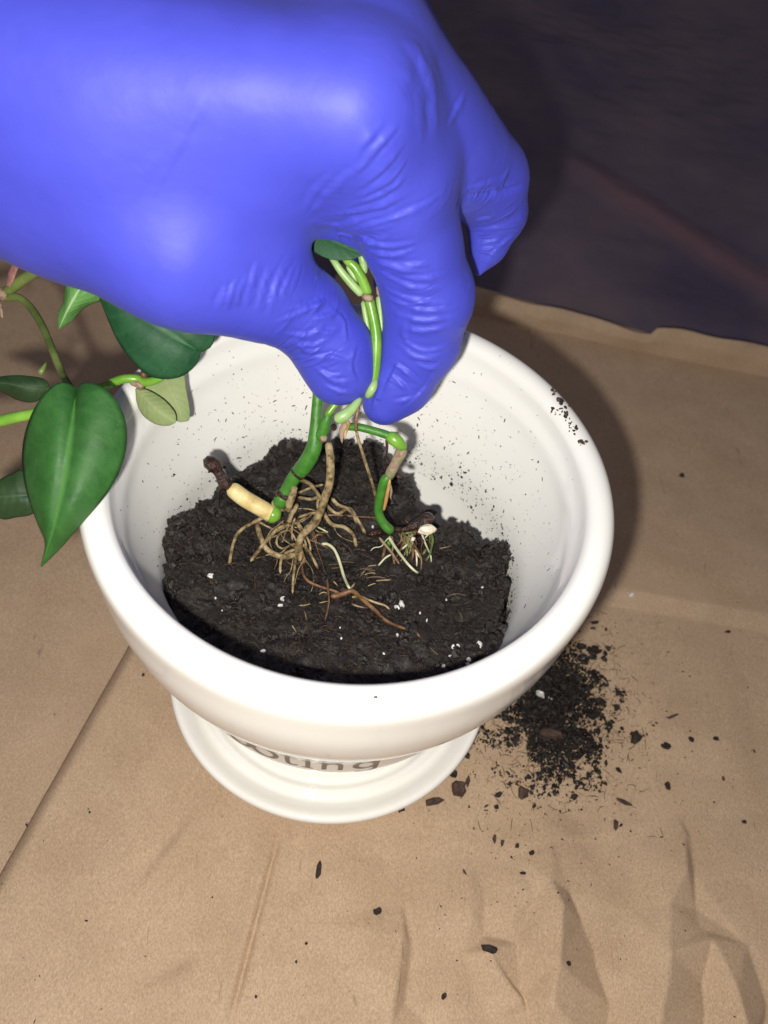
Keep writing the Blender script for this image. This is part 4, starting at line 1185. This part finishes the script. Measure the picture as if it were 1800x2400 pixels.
for q0 in range(0, len(near), 96):
    bl = near[q0:q0 + 96] * BS
    off = np.stack(np.meshgrid(*[np.arange(BS)] * 3, indexing='ij'), -1).reshape(-1, 3)
    ii = (bl[:, None, :] + off[None]).reshape(-1, 3)
    ii = ii[(ii < dims).all(1)]
    field[ii[:, 0], ii[:, 1], ii[:, 2]] = hand_sdf((lo + VS * ii).astype(np.float32))

def surface_nets(f, lo, h):
    s = f < 0
    nx, ny, nz = f.shape
    cs = np.zeros((nx - 1, ny - 1, nz - 1), np.int8)
    for dx in (0, 1):
        for dy in (0, 1):
            for dz in (0, 1):
                cs += s[dx:nx - 1 + dx, dy:ny - 1 + dy, dz:nz - 1 + dz]
    act = (cs > 0) & (cs < 8)
    ids = -np.ones(act.shape, np.int64)
    ci = np.argwhere(act)
    ids[act] = np.arange(len(ci))
    acc = np.zeros((len(ci), 3)); num = np.zeros(len(ci))
    cor = [(a, b, c) for a in (0, 1) for b in (0, 1) for c in (0, 1)]
    for A in cor:
        for k in range(3):
            if A[k] == 0:
                B = list(A); B[k] = 1
                fa_ = f[ci[:, 0] + A[0], ci[:, 1] + A[1], ci[:, 2] + A[2]].astype(float)
                fb_ = f[ci[:, 0] + B[0], ci[:, 1] + B[1], ci[:, 2] + B[2]].astype(float)
                m = (fa_ < 0) != (fb_ < 0)
                t = np.where(m, fa_ / np.where(m, fa_ - fb_, 1), 0)
                pt = np.array(A, float)[None, :].repeat(len(ci), 0)
                pt[:, k] = t
                acc += pt * m[:, None]; num += m
    V = (ci + acc / num[:, None]) * h + lo
    Fs = []
    for k in range(3):
        a, b = (k + 1) % 3, (k + 2) % 3
        sl0 = [slice(None)] * 3; sl1 = [slice(None)] * 3
        sl0[k] = slice(0, -1); sl1[k] = slice(1, None)
        ch = s[tuple(sl0)] != s[tuple(sl1)]
        e = np.argwhere(ch)
        e = e[(e[:, a] > 0) & (e[:, b] > 0) & (e[:, a] < f.shape[a] - 1) & (e[:, b] < f.shape[b] - 1)]
        def idd(da, db):
            q = e.copy(); q[:, a] -= da; q[:, b] -= db
            return ids[q[:, 0], q[:, 1], q[:, 2]]
        q = np.stack([idd(1, 1), idd(0, 1), idd(0, 0), idd(1, 0)], -1)
        ins = s[e[:, 0], e[:, 1], e[:, 2]]
        q[~ins] = q[~ins][:, ::-1]
        Fs.append(q)
    return V, np.vstack(Fs)

HV, HF = surface_nets(field, lo, VS)
# relax a little, then subdivide once where the camera and neighbours can see it
def relax(V, F, it, lam=0.5):
    E = np.vstack([F[:, [0, 1]], F[:, [1, 2]], F[:, [2, 3]], F[:, [3, 0]]])
    for _ in range(it):
        acc = np.zeros_like(V); n = np.zeros(len(V))
        np.add.at(acc, E[:, 0], V[E[:, 1]]); np.add.at(n, E[:, 0], 1)
        np.add.at(acc, E[:, 1], V[E[:, 0]]); np.add.at(n, E[:, 1], 1)
        V = V + lam * (acc / n[:, None] - V)
    return V
HV = relax(HV, HF, 3)
def subdivide(V, F):
    E = np.sort(np.vstack([F[:, [0, 1]], F[:, [1, 2]], F[:, [2, 3]], F[:, [3, 0]]]), 1)
    u, inv = np.unique(E, axis=0, return_inverse=True)
    inv = inv.reshape(-1)
    n, nf = len(V), len(F)
    em = V[u].mean(1)
    fm = V[F].mean(1)
    e0, e1, e2, e3 = [inv[k * nf:(k + 1) * nf] + n for k in range(4)]
    c = np.arange(nf) + n + len(u)
    Fn = np.vstack([np.stack([F[:, 0], e0, c, e3], -1), np.stack([e0, F[:, 1], e1, c], -1), np.stack([c, e1, F[:, 2], e2], -1), np.stack([e3, c, e2, F[:, 3]], -1)])
    return np.vstack([V, em, fm]), Fn
HV, HF = subdivide(HV, HF)
HV = relax(HV, HF, 4, 0.5)

def vnormals(V, F):
    fn_ = np.cross(V[F[:, 2]] - V[F[:, 0]], V[F[:, 3]] - V[F[:, 1]])
    n = np.zeros_like(V)
    for k in range(4):
        np.add.at(n, F[:, k], fn_)
    return n / (np.linalg.norm(n, axis=1)[:, None] + 1e-20)
NV = vnormals(HV, HF)
ctr = HV.mean(0)
if np.mean(np.einsum('ij,ij->i', NV, HV - ctr)) < 0:
    HF = HF[:, ::-1]; NV = -NV
bvh = BVHTree.FromPolygons([Vector(v) for v in HV], HF.tolist())

def z1(x, y): return x * 0.54250, y * 0.54250
def z2(x, y): return 600 + x * 0.42194, y * 0.42194
FOLDS = []   # (points, amplitude mm, width mm): folds of the stretched rubber
def fo(conv, pts, amp, wid):
    FOLDS.append(([conv(*p) for p in pts], amp, wid))
for p in ([(720, 670), (600, 800), (540, 900)], [(800, 690), (660, 830), (540, 990)], [(830, 790), (720, 920), (570, 1050)], [(840, 880), (740, 1000), (560, 1100)], [(840, 980), (700, 1080), (480, 1160)], [(880, 1060), (660, 1160), (380, 1205)]):
    fo(z2, p, 0.36, 1.05)
for p in ([(300, 1200), (420, 1060), (560, 920)], [(290, 1225), (500, 1250), (720, 1180)], [(270, 1180), (330, 1060), (420, 960)]):
    fo(z2, p, 0.32, 1.3)
for p in ([(450, 1290), (640, 1250), (850, 1180), (1090, 1050)], [(560, 1320), (720, 1370), (900, 1350)], [(600, 1390), (760, 1420), (900, 1380)], [(640, 1450), (820, 1500), (980, 1520)], [(470, 1300), (600, 1340), (740, 1320)]):
    fo(z2, p, 0.42, 0.95)
for p in ([(1190, 1225), (1320, 1200)], [(1165, 1275), (1300, 1265), (1450, 1240)], [(1175, 1310), (1340, 1275)], [(1185, 1380), (1300, 1380), (1430, 1300)], [(1235, 1520), (1330, 1390), (1430, 1300)], [(1200, 1345), (1290, 1345), (1380, 1320)]):
    fo(z2, p, 0.36, 0.75)
fo(z2, [(1130, 1080), (1300, 1072), (1500, 1018)], -0.7, 0.9)
fo(z2, [(1150, 1050), (1300, 1010), (1400, 975)], 0.35, 1.0)
fo(z2, [(1060, 700), (1110, 600), (1165, 505)], 0.45, 0.9)
fo(z2, [(800, 230), (905, 370), (955, 540), (965, 800)], -0.42, 3.4)
for p in ([(900, 500), (1050, 530), (1220, 520)], [(920, 560), (1080, 640), (1270, 660)], [(950, 650), (1100, 720), (1320, 740)], [(960, 700), (1150, 775), (1370, 760)], [(1060, 880), (1200, 885), (1340, 850)], [(1060, 945), (1180, 1000), (1330, 955)], [(1040, 980), (1150, 1035), (1290, 1015)], [(1000, 790), (1150, 830), (1340, 815)], [(1020, 590), (1150, 600), (1300, 585)]):
    fo(z3, p, 0.42, 0.95)
for p in ([(1000, 1060), (1080, 1120), (1160, 1200)], [(945, 1240), (990, 1150), (1030, 1060)], [(1000, 1290), (1130, 1250)], [(880, 1340), (900, 1270), (930, 1200)], [(1080, 830), (1060, 900), (1080, 960)], [(990, 1130), (1080, 1220)], [(1050, 1330), (1150, 1230), (1240, 1100)], [(1120, 1060), (1200, 1090), (1270, 1060)]):
    fo(z3, p, 0.40, 0.80)
for p in ([(180, 760), (205, 660), (250, 500)], [(245, 790), (270, 690), (315, 520)], [(315, 800), (340, 680), (385, 520)], [(130, 770), (150, 690), (200, 570)], [(80, 770), (100, 700), (140, 600)], [(30, 775), (50, 720), (80, 640)], [(380, 720), (405, 640), (440, 540)]):
    fo(z3, p, 0.30, 1.25)
for p in ([(390, 770), (560, 740), (720, 650)], [(330, 845), (480, 785), (700, 690)], [(450, 955), (560, 965), (650, 920)], [(460, 925), (520, 1000), (620, 985)], [(540, 1050), (650, 1030), (760, 1060)], [(560, 1085), (640, 1135), (720, 1130)], [(600, 1180), (700, 1225), (790, 1235)], [(640, 760), (720, 830), (740, 950)], [(800, 950), (765, 1080), (800, 1180)], [(375, 895), (520, 910), (610, 865)], [(520, 830), (640, 800), (700, 770)], [(610, 1120), (680, 1170), (760, 1170)], [(560, 880), (640, 900), (700, 870)]):
    fo(z3, p, 0.40, 0.80)
fo(z1, [(880, 400), (800, 580), (640, 880)], 0.14, 1.2)
fo(z1, [(700, 640), (560, 860), (520, 1000)], 0.07, 2.0)
disp = np.zeros(len(HV))
foldmask = np.zeros(len(HV))
fdirs = NV @ CF
for pts, amp, wid in FOLDS:
    dense = crom(np.array([(a, b, 0, 0) for a, b in pts]), 14)[:, :2]
    hit = []
    for a, b in dense:
        h = bvh.ray_cast(Vector(CAM), Vector(ray(a, b)).normalized(), 0.30)
        if h[0] is not None: hit.append(np.array(h[0]))
    if len(hit) < 3: continue
    hit = np.array(hit)
    wm = wid * 0.00085
    box = np.all((HV > hit.min(0) - 5 * wm) & (HV < hit.max(0) + 5 * wm), axis=1) & (fdirs < 0.35)
    ii = np.nonzero(box)[0]
    if not len(ii): continue
    dmin = np.full(len(ii), 1e9); tt = np.zeros(len(ii))
    n = len(hit)
    for k in range(n - 1):
        a, b = hit[k], hit[k + 1]
        ab = b - a
        if np.linalg.norm(ab) > 0.006: continue
        t = np.clip(((HV[ii] - a) @ ab) / (ab @ ab + 1e-12), 0, 1)
        dd = np.linalg.norm(HV[ii] - (a + t[:, None] * ab), axis=1)
        m = dd < dmin
        dmin = np.where(m, dd, dmin); tt = np.where(m, (k + t) / (n - 1), tt)
    fade = np.sin(np.pi * np.clip(tt, 0, 1)) ** 0.8
    fade = fade * (0.8 + 0.45 * vnoise(HV[ii] * 420, 91))
    seg = hit[np.minimum((tt * (n - 1)).astype(int), n - 2)]
    nxt = hit[np.minimum((tt * (n - 1)).astype(int) + 1, n - 1)]
    sd = np.sign(np.einsum('ij,ij->i', np.cross(nxt - seg, HV[ii] - seg), NV[ii]))
    x = dmin / (wm * (0.45 + 0.55 * np.clip(fade, 0, 1)) * np.where(sd > 0, 0.8, 1.35))
    foldmask[ii] += 0.8 * fade * np.exp(-(dmin / wm / 2.4) ** 2) * min(1, abs(amp) / 0.3)
    disp[ii] += 1.55 * amp * 0.001 * fade * (np.exp(-np.abs(x) ** 1.4) - 0.45 * np.exp(-((x - 1.7) / 0.75) ** 2) * (sd > 0))
disp = np.clip(disp, -0.0011, 0.0011)
msk = np.clip(foldmask, 0, 1)
mi_ = np.nonzero(msk > 0.02)[0]
hv = HV[mi_]
wv = hv + 0.0016 * np.stack([fbm(hv * 260, 2, 81), fbm(hv * 260, 2, 82), fbm(hv * 260, 2, 83)], -1)
rid = (1 - np.abs(vnoise(wv * 330, 84))) ** 5 + 0.7 * (1 - np.abs(vnoise(wv * 560 + 9, 85))) ** 5
disp[mi_] -= 0.00018 * msk[mi_] * rid
# fine creases across the fingers where the rubber is loose
axis_c = np.zeros(len(HV)); axis_w = np.full(len(HV), 1e-6); loose = 0.45 * np.clip(foldmask, 0, 1)
for segs, amp in ((INDEX[1:5], 0.30), (THUMB[1:4], 0.26), (MIDDLE[1:4], 0.22)):
    run = 0.0
    for (a, r1), (b, r2) in segs:
        ab = (b - a).astype(float); L = np.linalg.norm(ab); ad = ab / L
        rel = HV - a
        t = rel @ ad
        rad = rel - t[:, None] * ad
        m = (t > -0.004) & (t < L + 0.004) & (np.linalg.norm(rad, axis=1) < max(r1, r2) * 1.25)
        ii = np.nonzero(m)[0]
        q = np.column_stack([t[ii] / 0.0017, (rad[ii] @ CX) / 0.008, (rad[ii] @ CY) / 0.008]) + np.array(a, float) * 300
        q[:, 0] += 1.3 * fbm(HV[ii] * 170, 2, 95)
        cr_ = (1 - np.abs(vnoise(q, 96))) ** 3 - 0.35
        patch = np.clip(0.25 + 1.1 * fbm(HV[ii] * 130, 2, 97), 0, 1)
        end = np.clip((t[ii] + 0.004) / 0.006, 0, 1) * np.clip((L + 0.004 - t[ii]) / 0.006, 0, 1)
        disp[ii] -= amp * 0.001 * cr_ * patch * end * 0.9
        axis_c[ii] += end * (run + t[ii]); axis_w[ii] += end
        run += L
        loose[ii] = np.maximum(loose[ii], np.clip(patch * 1.2, 0, 1) * end)
disp += 0.00012 * fbm(HV * 120, 3, 61) + 0.0007 * fbm(HV * 40, 2, 63)
HV = HV + NV * disp[:, None]
hand = mesh_obj('gloved_hand', HV, HF, MG, attrs={'axis': axis_c / axis_w, 'loose': loose})
tag(hand, 'hand in a blue nitrile glove pinching the cuttings over the pot', 'hand')

# ------------------------------------------------------------------ spilled soil beside the pot
lm = Lumps()
def ground(px, py):
    p = onz(px, py, 0.0)
    return p
bpy.context.view_layer.update()
pb = BVHTree.FromObject(upper, bpy.context.evaluated_depsgraph_get())
def gpt(px, py):
    h = pb.ray_cast(Vector(CAM), Vector(ray(px, py)).normalized(), 2.0)
    return np.array(h[0]) if h[0] is not None else ground(px, py)
pile_c = (1300, 1670)
cnt = 0
while cnt < 8500:
    a, b = RNG.normal(size=2)
    px = pile_c[0] + 85 * a + 22 * b
    py = pile_c[1] + 95 * b - 15 * a
    if vnoise(np.array([px / 34.0, py / 34.0, 0.5]), 71) < 0.12 * (a * a + b * b) - 0.46: continue
    g = gpt(px, py)
    if math.hypot(g[0], g[1]) < 0.0505: continue
    k = math.exp(-0.5 * (a * a + b * b))
    s = min(RNG.lognormal(math.log(0.00026), 0.6), 0.0012)
    lm.grain(g + np.array([0, 0, s * 0.3 + 0.0024 * k * RNG.random()]), s, 0 if RNG.random() < 0.80 else 2, stretch=(RNG.uniform(0.6, 1.8), RNG.uniform(0.5, 1.0), RNG.uniform(0.4, 0.9)), jag=0.55)
    cnt += 1
for _ in range(3000):
    a, b = RNG.normal(size=2)
    g = gpt(1310 + 48 * a + 10 * b, 1660 + 70 * b)
    if math.hypot(g[0], g[1]) < 0.0505: continue
    k = math.exp(-0.5 * (a * a + b * b))
    s = min(RNG.lognormal(math.log(0.00024), 0.6), 0.0011)
    lm.grain(g + np.array([0, 0, s * 0.3 + 0.0040 * k * RNG.random()]), s, 0 if RNG.random() < 0.75 else 2, jag=0.55)
for _ in range(750):
    a, b = RNG.normal(size=2)
    px, py = pile_c[0] + 95 * a, pile_c[1] + 105 * b
    g = gpt(px, py)
    if math.hypot(g[0], g[1]) < 0.0505: continue
    an = RNG.uniform(0, 6.28)
    lm.fibre(g + np.array([0, 0, 0.0006]), np.array([math.cos(an), math.sin(an), RNG.normal() * 0.15]), up, RNG.uniform(0.001, 0.004), RNG.uniform(0.00005, 0.00012), 1, 0.25)
# outlying crumbs
for _ in range(1500):
    px = 1290 + RNG.normal() * 170
    py = 1770 + RNG.normal() * 170
    g = gpt(px, py)
    if math.hypot(g[0], g[1]) < 0.0505 or px > 1800: continue
    s = min(RNG.lognormal(math.log(0.00011), 0.65), 0.0006)
    lm.grain(g + np.array([0, 0, s * 0.3]), s, int(RNG.random() < 0.4), stretch=(RNG.uniform(0.6, 2.2), 0.8, 0.6), jag=0.45)
for _ in range(260):
    px, py = RNG.uniform(0, 1800), RNG.uniform(1500, 2400)
    g = gpt(px, py)
    if math.hypot(g[0], g[1]) < 0.0505: continue
    s = min(RNG.lognormal(math.log(0.00010), 0.5), 0.0004)
    lm.grain(g + np.array([0, 0, s * 0.3]), s, int(RNG.random() < 0.5), stretch=(RNG.uniform(0.6, 2.5), 0.8, 0.5), jag=0.45)
spill = lm.build('spilled_soil', [MS, M_CHIPB, MSB])
tag(spill, 'dark potting soil spilled on the paper beside the pot', 'soil', kind='stuff')

# larger crumbs and bark chips on the paper, one by one
def chip(name, px, py, lx, ly, ang, mat, label, seed, h=0.5, amp=0.35):
    g = gpt(px, py)
    d = np.dot(g - CAM, CF)
    a = math.radians(ang)
    ex = CX * math.cos(a) - CY * math.sin(a)
    ex = np.array([ex[0], ex[1], 0]); ex /= np.linalg.norm(ex)
    ey = np.array([-ex[1], ex[0], 0])
    rx, ry = lx * d / FPX / 2, ly * d / FPX / 2 * 1.15
    rz = min(rx, ry) * h
    rg = np.random.default_rng(seed + 5)
    n = int(rg.integers(7, 11))
    an = np.sort(np.linspace(0, 2 * math.pi, n, endpoint=False) + rg.uniform(-0.28, 0.28, n))
    sq = 1 / np.maximum(np.abs(np.cos(an)), np.abs(np.sin(an))) ** 0.55
    rad = rg.uniform(0.68, 1.1, n) * sq * 0.9
    V, F = [], []
    for lay, (k, hh) in enumerate(((0.92, 0.0), (1.0, 0.45), (0.72, 1.0))):
        for q in range(n):
            kk = k * rad[q] * (1 + rg.uniform(-0.1, 0.1))
            V.append(g + ex * rx * kk * math.cos(an[q]) + ey * ry * kk * math.sin(an[q]) + np.array([0, 0, 2 * rz * (hh + rg.uniform(-0.18, 0.18) * (lay > 0)) + 0.00005]))
    V.append(g + np.array([0, 0, 2 * rz * rg.uniform(0.8, 1.2)]))
    for lay in (0, 1):
        for q in range(n):
            F.append((lay * n + q, lay * n + (q + 1) % n, lay * n + n + (q + 1) % n, lay * n + n + q))
    for q in range(n):
        F.append((2 * n + q, 2 * n + (q + 1) % n, 3 * n))
    F.append(tuple(range(n - 1, -1, -1)))
    o = mesh_obj(name, V, F, mat, None, smooth=False)
    return tag(o, label, 'bark chip', 'loose bark chips and crumbs on the paper')
CH = [
 (747, 2040, 14, 42, 10, M_CHIP, 'thin black sliver of bark on paper below the saucer'),
 (886, 2136, 24, 18, 20, M_CHIP, 'round black soil crumb alone on the paper right of the crease'),
 (1148, 2225, 46, 18, 18, M_CHIP, 'largest flat black bark chip near the bottom of the paper'),
 (1332, 2258, 13, 13, 0, M_CHIP, 'small round black crumb on the dark paper fold'),
 (1041, 2334, 14, 18, 30, M_CHIP, 'small black oval crumb on wrinkled paper at the bottom'),
 (940, 1898, 24, 12, -30, M_CHIP, 'black bark bit touching the front of the saucer'),
 (1016, 1880, 56, 20, -14, M_CHIPB, 'brown stick shaped bark piece beside the saucer'),
 (1074, 1850, 44, 40, 0, M_CHIPB, 'large round brown bark flake beside the saucer'),
 (1096, 1832, 12, 28, 15, M_CHIPB, 'short brown splinter standing by the round bark flake'),
 (1062, 1815, 26, 18, 20, M_CHIP, 'dark bark flake tucked against the saucer lip'),
 (1094, 1772, 16, 16, 0, M_CHIP, 'black crumb just right of the saucer under the pot belly'),
 (1226, 1860, 28, 34, 5, M_CHIPB, 'grey brown square bark flake below the soil pile'),
 (1489, 1732, 32, 34, 40, M_CHIP, 'black triangular crumb right of the soil pile'),
 (1560, 1750, 26, 16, 35, M_CHIP, 'black crumb with a tail at the far right of the pile'),
 (1405, 1645, 32, 18, 25, M_CHIP, 'black oval lump at the upper right of the pile'),
 (1384, 1526, 24, 20, 10, M_CHIP, 'round black lump above the soil pile by the pot'),
 (1445, 1660, 18, 18, 0, M_CHIP, 'small dark crumb right of the black oval lump'),
 (1564, 1842, 16, 22, 0, M_CHIP, 'black crumb alone on the paper right of the pile'),
 (1460, 1880, 50, 12, 34, M_CHIPB, 'long brown bark splinter lying below right of the pile'),
 (1575, 1680, 40, 7, -26, M_CHIPB, 'thin brown twig right of the soil pile'),
 (1442, 1934, 14, 26, 10, M_CHIPB, 'brown leaf like flake below the bark splinter'),
 (1345, 1868, 20, 16, 10, M_CHIP, 'dark crumb below the soil pile beside fine rootlets'),
 (1168, 1863, 20, 16, 30, M_CHIP, 'dark crumb left of the grey brown bark flake'),
 (1163, 1892, 13, 12, 0, M_CHIP, 'small dark crumb under the left side of the pile'),
 (1158, 1967, 10, 20, 5, M_CHIPB, 'brown seed like bit on paper below the pile'),
 (1212, 1982, 12, 14, 0, M_CHIP, 'dark crumb right of the brown seed like bit'),
 (1245, 2000, 18, 12, -15, M_CHIP, 'forked dark crumb on paper below the pile'),
 (1225, 2047, 18, 8, 0, M_CHIP, 'flat dark crumb lowest below the pile'),
 (1620, 1734, 18, 12, 40, M_CHIP, 'dark crumb near the right edge of the photo'),
 (1677, 1732, 16, 10, 5, M_CHIP, 'black crumb nearest the right edge below mid height'),
 (1695, 1826, 8, 14, 0, M_CHIPB, 'tiny brown crumb by the right edge'),
 (1744, 1927, 14, 10, 5, M_CHIP, 'dark crumb by the right edge lower down'),
 (1598, 1116, 16, 12, -10, M_CHIP, 'single black crumb on the paper right of the pot'),
 (1705, 1481, 20, 8, -8, M_CHIP, 'flat black crumb near the paper crease at right'),
 (718, 2211, 8, 8, 0, M_CHIP, 'tiny black crumb in the row left of the chips at bottom'),
 (694, 2254, 8, 8, 0, M_CHIP, 'lowest tiny black crumb of the row by the crease'),
 (600, 2336, 7, 8, 0, M_CHIP, 'tiny black crumb right beside the paper crease at bottom'),
 (336, 1582, 8, 9, 0, M_CHIP, 'small black crumb against the left of the pot'),
 (202, 2158, 10, 5, 5, M_CHIP, 'tiny black crumb on the paper at lower left'),
 (210, 1904, 6, 6, 0, M_CHIP, 'tiny black speck on the paper left of the saucer'),
 (1288, 1730, 60, 26, 24, M_CHIPB, 'purplish brown bark flake lying on the soil pile'),
 (878, 1633, 12, 6, 5, M_CHIPB, None)]
for k, (px, py, lx, ly, an, mt, lab) in enumerate(CH):
    if lab is None: continue
    o = chip('bark_chip', px, py, lx, ly, an, mt, lab, k, 0.45)
    if 'lying on the soil pile' in lab:
        o.location.z += 0.0022
for px, py, lx, ly, an, lab in ((1262, 1636, 26, 14, 40, 'long white perlite grain in the spilled soil near the pot'), (1285, 1645, 12, 10, 0, 'small white perlite grain beside the long one in spilled soil'), (1480, 1397, 18, 10, 0, 'white perlite grain on the paper right of the pot shadow')):
    o = chip('perlite_grain', px, py, lx, ly, an, MPER, lab, 50 + px, 0.7)
    o['category'] = 'perlite'; o['group'] = 'perlite grains on the paper'
    if px < 1400: o.location.z += 0.002
# brown speck of bark on the front of the rim
rr_ = ray(880, 1634)
for kk in np.linspace(0.14, 0.22, 2000):
    p = CAM + rr_ * kk
    zz_ = p[2] - RIM
    if zz_ < 0.003 and math.hypot(p[0], p[1]) < float(np.interp(zz_, po[:100, 1], po[:100, 0])):
        break
o = lump('bark_chip', p, 1.0, M_CHIPB, None, stretch=(0.00042, 0.00025, 0.00018), rot=np.column_stack([CX, CY, CF]), amp=0.3, seed=91)
tag(o, 'tiny brown bark speck on the front of the white rim', 'bark chip', 'loose bark chips and crumbs on the paper')
